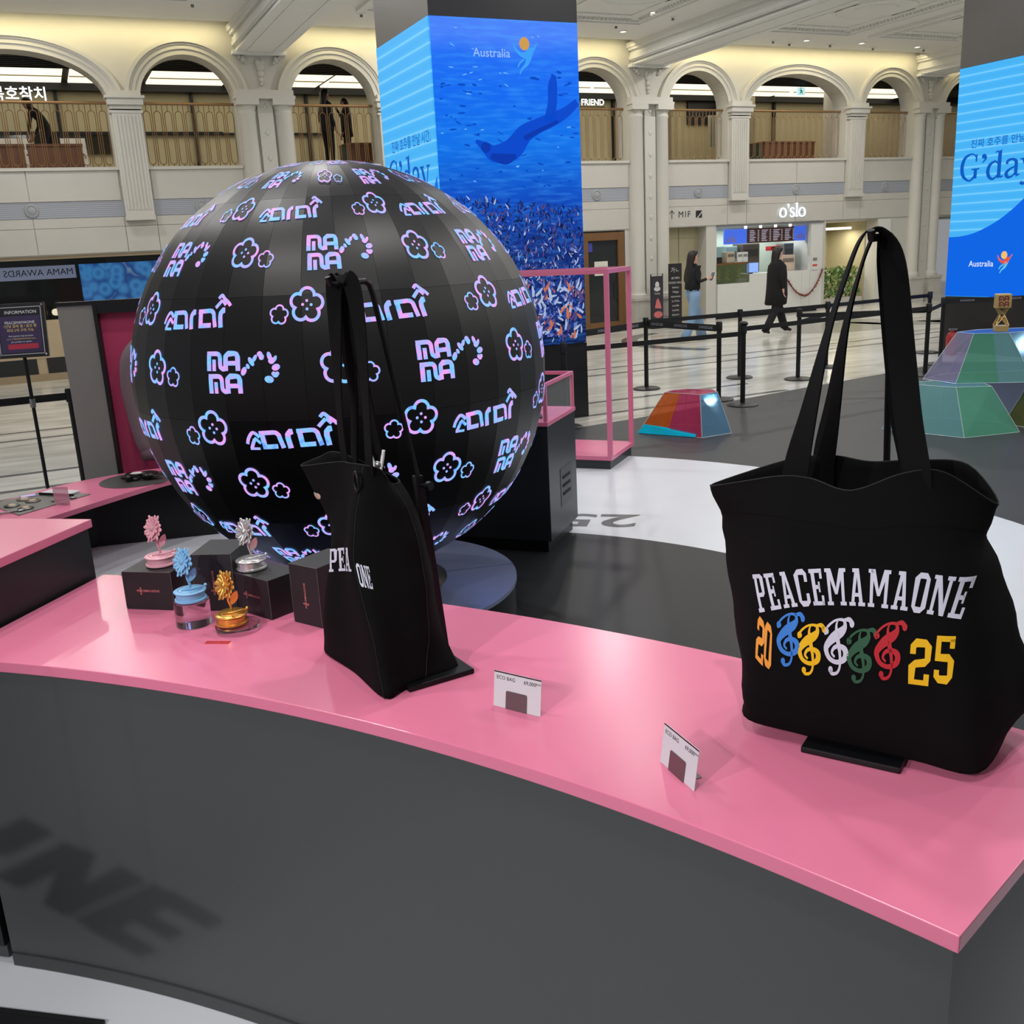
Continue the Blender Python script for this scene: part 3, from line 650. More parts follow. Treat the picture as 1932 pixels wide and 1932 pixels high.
area_light('niche_light', G(9.2, .85, 1.80), 24, 1.2, (1, .93, .76), (0, 0, PHI), .2)
area_light('kiosk_light', G(6.8, .9, 1.95), 26, 2.4, (.93, 1, .95), (0, 0, PHI), .3)
leafm = [M('leaf green', (66, 110, 50), .5, var=.3), M('leaf light green', (128, 150, 84), .5, var=.3), M('leaf pale flower', (206, 200, 170), .5)]
pl = thing('niche_shrub', 'leafy green and white shrub growing in the niche planter', 'plant', G(9.2, .55, .22), PHI)
for mi in range(3):
    mb = MB()
    for q in range(320 if mi < 2 else 200):
        c = Vector((random.uniform(-.72, .68), random.uniform(-.16, .16), random.uniform(.02, .72))); a = random.uniform(0, 2 * PI); s = random.uniform(.045, .085) * (1 if mi < 2 else .65)
        d1 = Vector((math.cos(a), random.uniform(-.5, .5), math.sin(a))).normalized() * s; d2 = Vector((-math.sin(a), random.uniform(-.5, .5), math.cos(a))).normalized() * s * .45
        mb.add([c - d1, c + d2, c + d1, c - d2], [(0, 1, 2, 3)])
    tag(mb.build('foliage', leafm[mi], pl), kind='stuff')
mb = MB()
for q in range(9): mb.tube([(-.6 + q * .15, 0, 0), (-.6 + q * .15 + random.uniform(-.08, .08), random.uniform(-.1, .1), .6)], .008, 5)
mb.build('stems', wood_brown, pl)

# ------------------------------------------------------------------ square LED pillars
def em(name, col, st=1.0): return M(name, (4, 5, 8), .6, var=0, spec=.1, emit=st, ecol=col)
m, N, L, b = nodemat('underwater screen picture')
b.inputs['Base Color'].default_value = (0.002, 0.003, 0.005, 1); b.inputs['Roughness'].default_value = .5; b.inputs['Specular IOR Level'].default_value = .12
tc = N.new('ShaderNodeTexCoord'); sep = N.new('ShaderNodeSeparateXYZ'); L.new(tc.outputs['Object'], sep.inputs[0])
n1 = N.new('ShaderNodeTexNoise'); n1.inputs['Scale'].default_value = 1.6; n1.inputs['Detail'].default_value = 5; L.new(tc.outputs['Object'], n1.inputs['Vector'])
mz = N.new('ShaderNodeMapRange'); mz.inputs['From Min'].default_value = .8; mz.inputs['From Max'].default_value = 3.9; L.new(sep.outputs['Z'], mz.inputs['Value'])
ad = N.new('ShaderNodeMath'); ad.operation = 'MULTIPLY_ADD'; ad.inputs[1].default_value = .10; L.new(n1.outputs['Fac'], ad.inputs[0]); L.new(mz.outputs[0], ad.inputs[2])
rp = ramp(N, [(0, (8, 18, 60)), (.36, (10, 40, 120)), (.52, (0, 72, 190)), (.68, (0, 112, 232)), (.84, (0, 104, 240)), (.94, (24, 108, 244)), (1.0, (70, 128, 250))]); L.new(ad.outputs[0], rp.inputs[0])
mx = N.new('ShaderNodeMapping'); mx.inputs['Scale'].default_value = (2, 2, 14); L.new(tc.outputs['Object'], mx.inputs[0])
n2 = N.new('ShaderNodeTexNoise'); n2.inputs['Scale'].default_value = 2.0; n2.inputs['Detail'].default_value = 6; L.new(mx.outputs[0], n2.inputs['Vector'])
mm = N.new('ShaderNodeMix'); mm.data_type = 'RGBA'; mm.blend_type = 'SCREEN'; mm.inputs['Factor'].default_value = .35; L.new(rp.outputs[0], mm.inputs['A'])
r2 = ramp(N, [(.45, (0, 0, 0)), (.75, (60, 150, 255))]); L.new(n2.outputs['Fac'], r2.inputs[0]); L.new(r2.outputs[0], mm.inputs['B'])
L.new(mm.outputs['Result'], b.inputs['Emission Color']); b.inputs['Emission Strength'].default_value = 1.0
sea = m
m, N, L, b = nodemat('sky blue striped screen')
b.inputs['Base Color'].default_value = (0.002, 0.003, 0.005, 1); b.inputs['Roughness'].default_value = .5; b.inputs['Specular IOR Level'].default_value = .12
tc = N.new('ShaderNodeTexCoord'); sep = N.new('ShaderNodeSeparateXYZ'); L.new(tc.outputs['Object'], sep.inputs[0])
ml = N.new('ShaderNodeMath'); ml.operation = 'MULTIPLY'; ml.inputs[1].default_value = 52; L.new(sep.outputs['Z'], ml.inputs[0])
sn = N.new('ShaderNodeMath'); sn.operation = 'SINE'; L.new(ml.outputs[0], sn.inputs[0])
rp = ramp(N, [(0, (66, 176, 244)), (.86, (70, 182, 248)), (1, (120, 204, 255))]); mr = N.new('ShaderNodeMapRange'); mr.inputs['From Min'].default_value = -1; L.new(sn.outputs[0], mr.inputs['Value']); L.new(mr.outputs[0], rp.inputs[0])
L.new(rp.outputs[0], b.inputs['Emission Color']); b.inputs['Emission Strength'].default_value = 1.0
skyscr = m
deep = em('deep blue screen', (0, 100, 228)); navy_t = em('screen blue lettering', (0, 88, 190)); white_e = em('screen white', (225, 238, 255)); sun_e = em('screen sun yellow', (244, 190, 110)); red_e = em('screen red', (232, 84, 60)); cy_e = em('screen light blue', (60, 160, 250)); teal_e = em('screen teal', (90, 196, 220))
dark_blue = em('screen diver blue', (0, 72, 204)); darker = em('screen diver shade', (0, 54, 172))
pil_m = M('anthracite pillar cladding', (27, 29, 36), .38, var=.03); pil_grey = M('grey brushed pillar side', (84, 82, 80), .45, .2)
def emblem(cx, cz, s, color):
    """flying figure with round sun as flat shapes: wing, body, legs, sun"""
    wing = ribbon(cr([(-.46, .30, .04), (-.34, .06, .10), (-.10, -.10, .17), (.15, -.10, .30), (.30, .06, .26), (.44, .14, .10), (.52, .26, .05)], 6))
    head = ribbon(cr([(.46, .16, .07), (.56, .34, .04)], 4)) + ribbon([(.50, .28, .03), (.64, .30, .03)])
    leg = ribbon(cr([(.22, -.12, .26), (.10, -.42, .16), (-.12, -.62, .08), (-.22, -.80, .05)], 6))
    leg2 = ribbon(cr([(-.02, -.26, .07), (-.20, -.40, .07), (-.30, -.56, .05)], 6))
    sun = disc(.02, .30, .22, .24, 20)
    f = lambda P: shift(P, cx, cz, s, s)
    return f(wing + head), f(leg + leg2), f(sun)
def pillar(u0, v0, label, main):
    o = thing('screen_pillar', label, 'pillar', G(u0, v0, 0), PHI); S = 1.55
    MB().box(.02, S - .02, .02, S - .02, 0, CEIL).build('core', pil_m, o)
    MB().box(-.004, S + .004, -.004, S + .004, 0, .79).build('base_cladding', black_paint, o)
    mb = MB(); mb.cur = 0; mb.box(0, S, 0, S, 3.885, CEIL); mb.build('header_cladding', pil_m, o)
    MB().box(-.002, .0, .0, S, 3.885, CEIL).build('header_side', pil_grey, o)
    # left face: light blue advert
    lm = lambda x, z: (-.012, S - x, z)
    sc = MB().box(-.01, .02, .005, S - .005, .795, 3.88).build('side_screen', skyscr, o)
    wave = [(0, 1.63), (.2, 1.635), (.45, 1.68), (.75, 1.80), (1.0, 1.95), (1.25, 2.16), (1.54, 2.5)]
    W = cr(wave, 6); MB().prism([(0, 0)], 0, 0) if False else None
    mb = MB(); flat([[(W[i][0], .80), (W[i + 1][0], .80), W[i + 1], W[i]] for i in range(len(W) - 1)], lm, mb); mb.build('blue_wave', deep, sc)
    wd, wl2 = serif_word("G'day", .36); flat(shift(wd, .12, 2.38, 1.24 / wl2, 1), lambda x, z: (-.013, S - x, z)).build('headline', navy_t, sc)
    flat(shift(text2d('진짜 호주를 만날 시간,', .125, 'LEFT', .004), .27, 2.86), lambda x, z: (-.013, S - x, z)).build('korean_line', navy_t, sc)
    lo = lambda x, z: (-.014, S - x, z); lo2 = lambda x, z: (-.016, S - x, z)
    flat(shift(text2d('Australia', .115, 'LEFT', .006), .38, 1.25), lo).build('brand_word', white_e, sc)
    a, l_, s_ = emblem(.95, 1.30, .22, 0)
    flat(shift(a + l_ + s_, 0, 0), lo).build('emblem_edge', white_e, sc)
    flat(a, lo2).build('emblem_wing', red_e, sc); flat(l_, lo2).build('emblem_legs', teal_e, sc); flat(s_, lo2).build('emblem_sun', sun_e, sc)
    if main:
        sm = MB().box(.005, S - .005, -.01, .02, .795, 3.88).build('front_screen', sea, o)
        fr = lambda y: (lambda x, z: (x, y, z))
        flat(shift(text2d('Australia', .108, 'LEFT', .006), .42, 3.58), fr(-.012)).build('brand_word', em('screen pale word', (150, 190, 255)), sm)
        a, l_, s_ = emblem(.955, 3.60, .245, 0)
        flat(a + l_, fr(-.012)).build('emblem_figure', cy_e, sm); flat(s_, fr(-.013)).build('emblem_sun', em('screen muted sun', (206, 156, 82)), sm)
        body = ribbon(cr([(.40, 2.80, .03), (.50, 2.74, .10), (.60, 2.68, .16), (.78, 2.72, .20), (.92, 2.86, .17), (1.06, 2.93, .14), (1.22, 2.99, .13), (1.38, 3.06, .10), (1.52, 3.16, .07)], 6)) + ribbon(cr([(1.20, 2.98, .12), (1.24, 3.14, .10), (1.25, 3.30, .10), (1.27, 3.40, .05)], 6))
        flat(body, fr(-.0115)).build('diver_picture', dark_blue, sm)
        flat(ribbon(cr([(.55, 2.66, .05), (.70, 2.63, .10), (.82, 2.66, .04)], 5)) + disc(.5, 2.74, .05) + ribbon(cr([(.92, 2.82, .05), (1.1, 2.9, .04), (1.3, 2.98, .03)], 5)), fr(-.0125)).build('diver_shade', darker, sm)
        rnd = random.Random(3); fish = []
        for q in range(70):
            x, z = rnd.uniform(.05, 1.5), rnd.uniform(2.35, 3.45); fish += disc(x, z, rnd.uniform(.012, .045), rnd.uniform(.005, .012), 8, rnd.uniform(-.5, .3))
        flat(fish, fr(-.0118)).build('fish_shadows', em('screen fish blue', (0, 74, 196)), sm)
        fish = []
        for q in range(26):
            x, z = rnd.uniform(.05, 1.5), rnd.uniform(2.4, 3.8); fish += disc(x, z, rnd.uniform(.008, .03), .005, 8, rnd.uniform(-.6, .4))
        flat(fish, fr(-.0121)).build('light_flecks', em('screen fleck', (110, 180, 255)), sm)
        cols = [('coral_dark', (10, 22, 66), 1), ('coral_blue', (40, 84, 180), 1), ('coral_lilac', (112, 130, 206), 1), ('coral_navy', (30, 48, 120), 1), ('coral_pale', (180, 196, 230), 1), ('coral_orange', (214, 120, 84), 1), ('coral_mauve', (92, 76, 132), 1)]
        for ci, (nm, col, st) in enumerate(cols):
            P = []
            cnt = dict(coral_orange=130, coral_pale=300, coral_lilac=380, coral_mauve=260, coral_blue=420).get(nm, 620)
            for q in range(cnt):
                x = rnd.uniform(.02, 1.52); zt = 2.30 - .10 * x; z = .82 + (zt - .82) * rnd.random() ** (.9)
                if nm == 'coral_orange' and z > 1.45: continue
                if nm in ('coral_pale', 'coral_lilac') and z > 1.75 and rnd.random() < .75: continue
                a = rnd.gauss(PI / 2, .75); l = rnd.uniform(.03, .085) * (1.35 if z < 1.4 else .75); wd_ = l * rnd.uniform(.2, .34)
                x2, z2 = x + l * math.cos(a), z + l * math.sin(a)
                if not (.01 < x2 < 1.535 and .82 < z2): continue
                P += ribbon([(x, z, wd_ * .8), ((x + x2) / 2 + l * .06, (z + z2) / 2, wd_), (x2, z2, wd_ * .35)])
            flat(P, fr(-.0112 - .0003 * ci)).build(nm, em('screen ' + nm, col, .85), sm)
    return o
pillar(-4.763, -9.205, 'tall square screen pillar showing a diver and coral reef', True)
pillar(3.68, -9.27, "square screen pillar at the right edge with large blue G'day advert", False)
# fire extinguisher by the right pillar
o = thing('fire_extinguisher', 'small red fire extinguisher standing by the right screen pillar', 'extinguisher', (6.41, 14.1, 0))
MB().lathe([(.075, 0), (.08, .02), (.08, .26), (.06, .31), (.025, .33), (.025, .35)], 16).build('cylinder', M('red enamel', (150, 34, 40), .3), o, smooth='auto'); MB().box(-.05, .06, -.02, .02, .35, .375).build('lever', steel, o); MB().tube([(.03, 0, .35), (.1, 0, .33), (.1, 0, .15)], .01, 6).build('hose', black_paint, o)

# ------------------------------------------------------------------ queue barriers
post_m = M('black powder coat', (20, 21, 23), .45, .2, var=.02); belt_m = M('black webbing', (17, 18, 22), .7, var=.04)
belt_t = M('belt lettering', (150, 155, 170), .6, var=0)
posts = {}
def stanchion(key, x, y, label, h=.885, r=.027):
    o = thing('queue_post', label, 'post', (x, y, 0), 0, 'black queue posts')
    MB().lathe([(.17, 0), (.17, .012), (.15, .022), (.04, .034)], 28).build('base_plate', post_m, o, smooth='auto')
    MB().cyl(r, .03, h - .10, 16).build('pole', post_m, o, smooth='auto')
    MB().lathe([(r, h - .11), (.036, h - .10), (.036, h - .015), (.03, h)], 16).build('cassette', post_m, o, smooth='auto')
    posts[key] = (o, x, y, h); return o
stanchion('a', 1.766, 12.266, 'queue post in front of the tilted sign boards'); stanchion('b', 2.422, 11.113, 'queue post right behind the small orange crystal')
stanchion('c', 3.069, 12.842, 'queue post just right of the woman in jeans'); stanchion('d', 2.588, 10.669, 'nearest queue post with a round knob, right of the orange crystal')
stanchion('e', 3.714, 12.43, 'queue post below the kiosk garland'); stanchion('f', 4.401, 13.452, 'queue post left of the right bag handles at the niche')
stanchion('g', 6.212, 14.464, 'farthest queue post right of the bag handles'); stanchion('g2', 5.234, 12.194, 'tall looking queue post right of the bag handles before the far one')
stanchion('h', 5.831, 13.14, 'queue post against the black base of the right screen pillar'); stanchion('l', .595, 9.85, 'queue post in front of the central pillar base', .86)
stanchion('m', -3.32, 7.5, 'queue post left of the grey booth at the left', .93); stanchion('n', -4.9, 6.75, 'queue post beyond the left edge of the picture', .90)
def belt(a, c, z=None, wd=.05, txt=False, drop=0.0, end=None):
    o, x, y, h = posts[a]
    x2, y2 = end if end else posts[c][1:3]
    z0 = (z if z else h - .055); dx, dy = x2 - x, y2 - y; l = math.hypot(dx, dy); ux, uy = dx / l, dy / l; nx, ny = -uy * .0015, ux * .0015
    mb = MB(); k_ = 10; P = []
    for i in range(k_ + 1):
        t = i / k_; s = .034 + (l - .068) * t; zz = z0 - drop * 4 * t * (1 - t); P.append((ux * s, uy * s, zz))
    for i in range(k_):
        p, q = P[i], P[i + 1]
        mb.hexa([(p[0] - nx, p[1] - ny, p[2] - wd / 2), (q[0] - nx, q[1] - ny, q[2] - wd / 2), (q[0] + nx, q[1] + ny, q[2] - wd / 2), (p[0] + nx, p[1] + ny, p[2] - wd / 2),
                 (p[0] - nx, p[1] - ny, p[2] + wd / 2), (q[0] - nx, q[1] - ny, q[2] + wd / 2), (q[0] + nx, q[1] + ny, q[2] + wd / 2), (p[0] + nx, p[1] + ny, p[2] + wd / 2)])
    bo = mb.build('belt', belt_m, o)
    if txt:
        s_ = 1 if ux * 1 > 0 else -1; mb = MB(); cnt = max(2, int(l / .42))
        for i in range(cnt):
            cx = l * (i + .5) / cnt
            flat(text2d('SHINSEGAE', wd * .62), (lambda X, Z, cx=cx: (ux * (cx + s_ * X) + uy * .003 * s_, uy * (cx + s_ * X) - ux * .003 * s_, z0 + Z)), mb)
        mb.build('belt_print', belt_t, bo)
belt('a', None, end=(.62, 11.15), txt=True, wd=.075, z=.80); belt('a', 'b', txt=True, wd=.075, z=.81); belt('a', 'c'); belt('c', 'f'); belt('f', 'g')
belt('l', 'd', z=.78); belt('d', 'g2'); belt('e', 'g2', z=.80); belt('e', 'f', z=.72); belt('g2', 'h', z=.80); belt('h', None, end=(7.05, 13.1), txt=True, wd=.06); belt('m', 'n', z=.87, wd=.055)
MB().ell((0, 0, .885), (.05, .05, .03), 12, 8).build('knob', post_m, posts['d'][0], smooth=True)

# ------------------------------------------------------------------ tilted sign boards by the pier
def signboard(x, y, w_, h, label, dark):
    o = thing('floor_sign', label, 'sign', (x, y, 0), PHI)
    MB().box(-w_ / 2, w_ / 2, -.015, .015, .06, h).build('panel', M('board ' + label[:8], (34, 30, 34) if dark else (48, 44, 52), .45), o)
    MB().box(-w_ / 2 - .05, w_ / 2 + .05, -.14, .14, 0, .05).build('foot', black_paint, o)
    mb = MB()
    if dark:
        flat(shift(text2d('가ㄴ', .12, 'LEFT', .004), -.12, h - .14), front(0, -.017, 0), mb)
        for q in range(9):
            flat(shift(text2d(['88 MEN', 'FOOD HALL', 'bakery', 'Village', 'ristorante', 'La Fritz', 'noodle', 'market', 'dessert'][q], .062), 0, h - .30 - q * .095), front(0, -.017, 0), mb)
        mb.build('shop_names', M('board white', (196, 196, 196), .6, var=0), o)
    else:
        flat(disc(0, h - .18, .05, .07) + disc(0, h - .26, .08, .05) + shift(text2d('TUNA', .05), 0, h - .36), front(0, -.017, 0), mb); mb.build('emblem', M('board white', (196, 196, 196), .6, var=0), o)
        flat([[(-.06, .42), (.10, .40), (.08, .50), (.02, .62), (-.02, .58)]] + disc(.02, .28, .11, .07), front(0, -.018, 0)).build('meat_picture', M('pink meat picture', (196, 104, 104), .5, var=.2, scale=14), o)
        MB().tube([(-w_ / 2, 0, .05), (-w_ / 2, 0, h + .04), (w_ / 2, 0, h + .04), (w_ / 2, 0, .05)], .012, 6).build('tube_frame', darkmetal, o)
signboard(3.264, 21.0, .29, 1.07, 'narrow floor sign with pink meat picture beside the column', False)
signboard(3.70, 21.3, .32, 1.30, 'tall black floor sign listing shop names in white', True)
# ------------------------------------------------------------------ people
skin_m = M('skin', (206, 160, 138), .55, var=.04); hair_m = M('black brown hair', (22, 17, 16), .5, var=.2, scale=30)
lip_m = M('lips', (160, 90, 84), .5, var=0); eye_m = M('eye', (26, 22, 22), .3, var=0)
jean_m = M('washed blue denim', (120, 148, 178), .8, var=.15, scale=14); knit_m = M('black knit', (16, 17, 24), .85, var=.1); coat_m = M('black wool coat', (15, 14, 16), .9, var=.15)
trouser_m = M('black trousers', (17, 17, 20), .85); shoe_w = M('pale trainers', (196, 196, 200), .5); shoe_b = M('black shoes', (18, 18, 20), .5)
def hand(V, E, wrist, d, side, r=.011):
    """palm and five fingers grown from the wrist; d = pointing direction, side = thumb direction"""
    d = Vector(d).normalized(); s = Vector(side); s = (s - d * s.dot(d)).normalized(); n = d.cross(s)
    wv = Vector(V[wrist][:3])
    palm = len(V); V.append((*(wv + d * .045), .022)); E.append((wrist, palm))
    for i, (o, l) in enumerate(((.026, .062), (.009, .072), (-.009, .068), (-.026, .052))):
        a = len(V); V.append((*(wv + d * .085 + s * o), r)); E.append((palm, a))
        b_ = len(V); V.append((*(wv + d * (.085 + l * .55) + s * o * 1.15 + n * .012), r * .85)); E.append((a, b_))
        c = len(V); V.append((*(wv + d * (.085 + l) + s * o * 1.2 + n * .03), r * .7)); E.append((b_, c))
    a = len(V); V.append((*(wv + d * .05 + s * .038), r)); E.append((palm, a))
    b_ = len(V); V.append((*(wv + d * .085 + s * .055), r * .8)); E.append((a, b_))
def person(name, label, loc, rz, H, J, mats, matfn, group=None, coat=None, hair=None, extra=None):
    """J: joint dict in a body 1.62 tall that faces +x (y = left)"""
    o = thing(name, label, 'person', loc, rz, group); s = H / 1.62
    V = []; E = []; ix = {}
    def jn(k, p, r, par=None):
        ix[k] = len(V); V.append((*p, r))
        if par: E.append((ix[par], ix[k]))
    g = lambda k, dflt: J.get(k, dflt)
    jn('pelvis', g('pelvis', (0, 0, .90)), .105); jn('waist', g('waist', (.0, 0, 1.03)), .092, 'pelvis'); jn('chest', g('chest', (.01, 0, 1.20)), .108, 'waist')
    jn('nb', g('nb', (.0, 0, 1.335)), .062, 'chest'); jn('neck', g('neck', (.015, 0, 1.395)), .043, 'nb'); jn('jaw', g('jaw', (.035, 0, 1.45)), .062, 'neck'); jn('head', g('head', (.02, 0, 1.515)), .082, 'jaw'); jn('crown', g('crown', (.01, 0, 1.565)), .055, 'head')
    jn('chin', tuple(Vector(g('jaw', (.035, 0, 1.45))) + Vector((.045, 0, -.02))), .028, 'jaw'); jn('nose', tuple(Vector(g('head', (.02, 0, 1.515))) + Vector((.088, 0, -.035))), .012, 'head')
    for sd, y in (('L', 1), ('R', -1)):
        jn('sh' + sd, g('sh' + sd, (0, y * .15, 1.31)), .052, 'nb'); jn('el' + sd, g('el' + sd, (-.02, y * .2, 1.05)), .04, 'sh' + sd); jn('wr' + sd, g('wr' + sd, (.06, y * .2, .83)), .027, 'el' + sd)
        jn('hip' + sd, g('hip' + sd, (0, y * .085, .84)), .088, 'pelvis'); jn('kn' + sd, g('kn' + sd, (.02, y * .09, .46)), .056, 'hip' + sd); jn('an' + sd, g('an' + sd, (0, y * .09, .075)), .038, 'kn' + sd)
        a = Vector(g('an' + sd, (0, y * .09, .075))); jn('toe' + sd, tuple(a + Vector(g('tv' + sd, (.15, 0, -.045)))), .028, 'an' + sd); jn('heel' + sd, tuple(a + Vector((-.04, 0, -.04))), .028, 'an' + sd)
        wv = Vector(V[ix['wr' + sd]][:3]); ev = Vector(V[ix['el' + sd]][:3]); hand(V, E, ix['wr' + sd], wv - ev, (.6, -y, .4))
    me = bpy.data.meshes.new('body'); me.from_pydata([v[:3] for v in V], E, []); t = bpy.data.objects.new('body', me); COL.objects.link(t)
    md = t.modifiers.new('skin', 'SKIN'); md.use_smooth_shade = True
    for i, v in enumerate(V): me.skin_vertices[0].data[i].radius = (v[3], v[3])
    me.skin_vertices[0].data[0].use_root = True
    t.modifiers.new('sub', 'SUBSURF').levels = 1; t.modifiers['sub'].render_levels = 1
    dg = bpy.context.evaluated_depsgraph_get(); nm = bpy.data.meshes.new_from_object(t.evaluated_get(dg)); bpy.data.objects.remove(t); bpy.data.meshes.remove(me)
    nm.materials.clear()
    for q in mats: nm.materials.append(q)
    for p in nm.polygons: p.material_index = matfn(p.center); p.use_smooth = True
    nm.transform(Matrix.Scale(s, 4)); bo = bpy.data.objects.new('body', nm); COL.objects.link(bo); bo.parent = o
    hd = Vector(g('head', (.02, 0, 1.515)))
    for y in (-1, 1):
        MB().ell((hd + Vector((.076, y * .03, .0))) * s, (.008 * s, .013 * s, .007 * s), 8, 6).build('eye', eye_m, o, smooth=True)
        MB().ell((hd + Vector((-.005, y * .082, -.02))) * s, (.016 * s, .008 * s, .026 * s), 8, 6).build('ear', skin_m, o, smooth=True)
    MB().ell((hd + Vector((.082, 0, -.07))) * s, (.007 * s, .02 * s, .006 * s), 8, 6).build('mouth', lip_m, o, smooth=True)
    if hair:
        rings = []
        for (cx, cz, rx, ry) in hair: rings.append([((hd.x + cx + rx * math.cos(a)) * s, (hd.y + ry * math.sin(a)) * s, (hd.z + cz) * s) for a in [2 * PI * i / 16 for i in range(16)]])
        MB().loft(rings).build('hair', hair_m, o, smooth=True)
    if coat:
        rings = []
        for (cx, cz, rx, ry) in coat[1]: rings.append([((cx + rx * math.cos(a)) * s, ry * math.sin(a) * s, cz * s) for a in [2 * PI * i / 20 for i in range(20)]])
        MB().loft(rings).build(coat[0], coat[2], o, smooth=True)
    return o, s
long_hair = [(.005, .098, .02, .02), (.0, .092, .062, .06), (-.01, .06, .088, .086), (-.034, .01, .078, .094), (-.062, -.05, .056, .094), (-.072, -.12, .05, .094), (-.085, -.20, .055, .10), (-.10, -.30, .05, .095), (-.115, -.42, .035, .075), (-.12, -.46, .012, .03)]
# woman in jeans, walking right, phone raised
J = dict(elR=(-.03, -.21, 1.07), wrR=(.17, -.16, 1.10), elL=(-.02, .2, 1.06), wrL=(.18, .14, 1.08), knL=(.17, .09, .49), anL=(.27, .09, .11), knR=(-.05, -.09, .47), anR=(-.24, -.09, .10))
def mf(c):
    if c.z > 1.375: return 0
    if c.x > .185 and c.z > .95: return 0
    if c.z > .93: return 1
    return 2 if c.z > .095 else 3
p1, s1 = person('person', 'person in black top and blue jeans walking right while holding a phone', (3.40, 17.78, 0), PHI, 1.60, J, [skin_m, knit_m, jean_m, shoe_w], mf, hair=long_hair,
       coat=('jumper', [(0, .93, .11, .15), (-.005, .95, .125, .17), (0, 1.05, .12, .165), (.01, 1.2, .13, .18), (0, 1.31, .10, .17), (0, 1.36, .06, .09), (.005, 1.37, .05, .06)], knit_m))
for (sd, x0, x1, z1) in ((1, .16, .26, .09), (-1, -.05, -.23, .07)):
    rings = []
    for t in range(7):
        q = t / 6; z = .90 + (z1 - .90) * q; cx = (x0 * 2 * q if q < .5 else x0 + (x1 - x0) * (q - .5) * 2); r = .10 - .02 * q if q < .55 else .082 + .03 * (q - .55)
        rings.append([((cx + r * math.cos(a)) * s1, (sd * .085 + r * .95 * math.sin(a)) * s1, z * s1) for a in [2 * PI * i / 14 for i in range(14)]])
    MB().loft(rings).build('trouser_leg', jean_m, p1, smooth=True)
ph = thing('phone', 'dark phone held up by the walking person in jeans', 'phone', (3.40 + .29 * math.cos(PHI) * s1 + .14 * math.sin(PHI) * s1, 17.78 + .29 * math.sin(PHI) * s1 - .14 * math.cos(PHI) * s1, 1.12), PHI)
MB().hexa([(-.005, -.036, -.06), (.005, -.036, -.06), (.005, .036, -.06), (-.005, .036, -.06), (.055, -.036, .075), (.065, -.036, .075), (.065, .036, .075), (.055, .036, .075)]).build('case', black_paint, ph)
MB().hexa([(-.006, -.032, -.055), (-.0055, -.032, -.055), (-.0055, .032, -.055), (-.006, .032, -.055), (.0525, -.032, .07), (.053, -.032, .07), (.053, .032, .07), (.0525, .032, .07)]).build('display', M('phone display', (80, 90, 110), .2, var=0, emit=.4), ph)
# woman in long black coat, striding right
J = dict(knL=(.16, .09, .48), anL=(.30, .09, .10), knR=(-.10, -.09, .45), anR=(-.34, -.09, .12), tvR=(.12, 0, -.06), elL=(.03, .21, 1.07), wrL=(.14, .16, .86), elR=(-.08, -.22, 1.06), wrR=(-.02, -.2, .84))
def mf2(c):
    if c.z > 1.375: return 0
    if c.z > .90: return 1
    if abs(c.y) > .14 and c.z < .86 and c.z > .6: return 0
    return 2 if c.z > .10 else 3
p2, s2 = person('person', 'person with very long dark hair in a long black coat striding right', (5.03, 18.27, 0), PHI, 1.58, J, [skin_m, coat_m, trouser_m, shoe_b], mf2, hair=[(a, b_ * (1.25 if b_ < 0 else 1), c * 1.1, d) for a, b_, c, d in long_hair],
       coat=('coat', [(-.03, .56, .17, .18), (-.02, .58, .20, .21), (0, .75, .19, .22), (0, .95, .17, .215), (0, 1.12, .165, .21), (0, 1.27, .14, .20), (0, 1.35, .085, .12), (.01, 1.385, .055, .065)], coat_m))
for (sd, x0, x1, z1) in ((1, .14, .28, .10), (-1, -.09, -.32, .10)):
    rings = []
    for t in range(7):
        q = t / 6; z = .86 + (z1 - .86) * q; cx = (x0 * 2 * q if q < .5 else x0 + (x1 - x0) * (q - .5) * 2); r = .095 - .02 * q
        rings.append([((cx + r * math.cos(a)) * s2, (sd * .085 + r * .95 * math.sin(a)) * s2, z * s2) for a in [2 * PI * i / 14 for i in range(14)]])
    MB().loft(rings).build('trouser_leg', trouser_m, p2, smooth=True)
# dark figures upstairs
def mfd(c): return 0 if (c.z > 1.38 or (c.z < .86 and abs(c.y) > .15 and c.z > .6)) else (1 if c.z > .9 else 2)
dark_skin = M('skin in plain clothes', (150, 112, 96), .6, var=.04)
UPC = ('jacket', [(-.01, .78, .13, .17), (0, .95, .125, .175), (.0, 1.12, .125, .18), (0, 1.27, .115, .18), (0, 1.35, .07, .10), (.01, 1.38, .05, .06)], knit_m)
G2 = 'people upstairs behind the railing'
person('person', 'left of the two dark figures behind the railing beside the screen pillar', G(-2.98, 1.0, BALC), PHI + .4, 1.46, {}, [dark_skin, knit_m, trouser_m], mfd, G2, UPC, long_hair)
person('person', 'right of the two dark figures behind the railing, arm raised', G(-2.5, 1.35, BALC), PHI + 2.6, 1.36, dict(elR=(.12, -.22, 1.14), wrR=(.2, -.1, 1.36)), [dark_skin, coat_m, trouser_m], mfd, G2, UPC, long_hair)
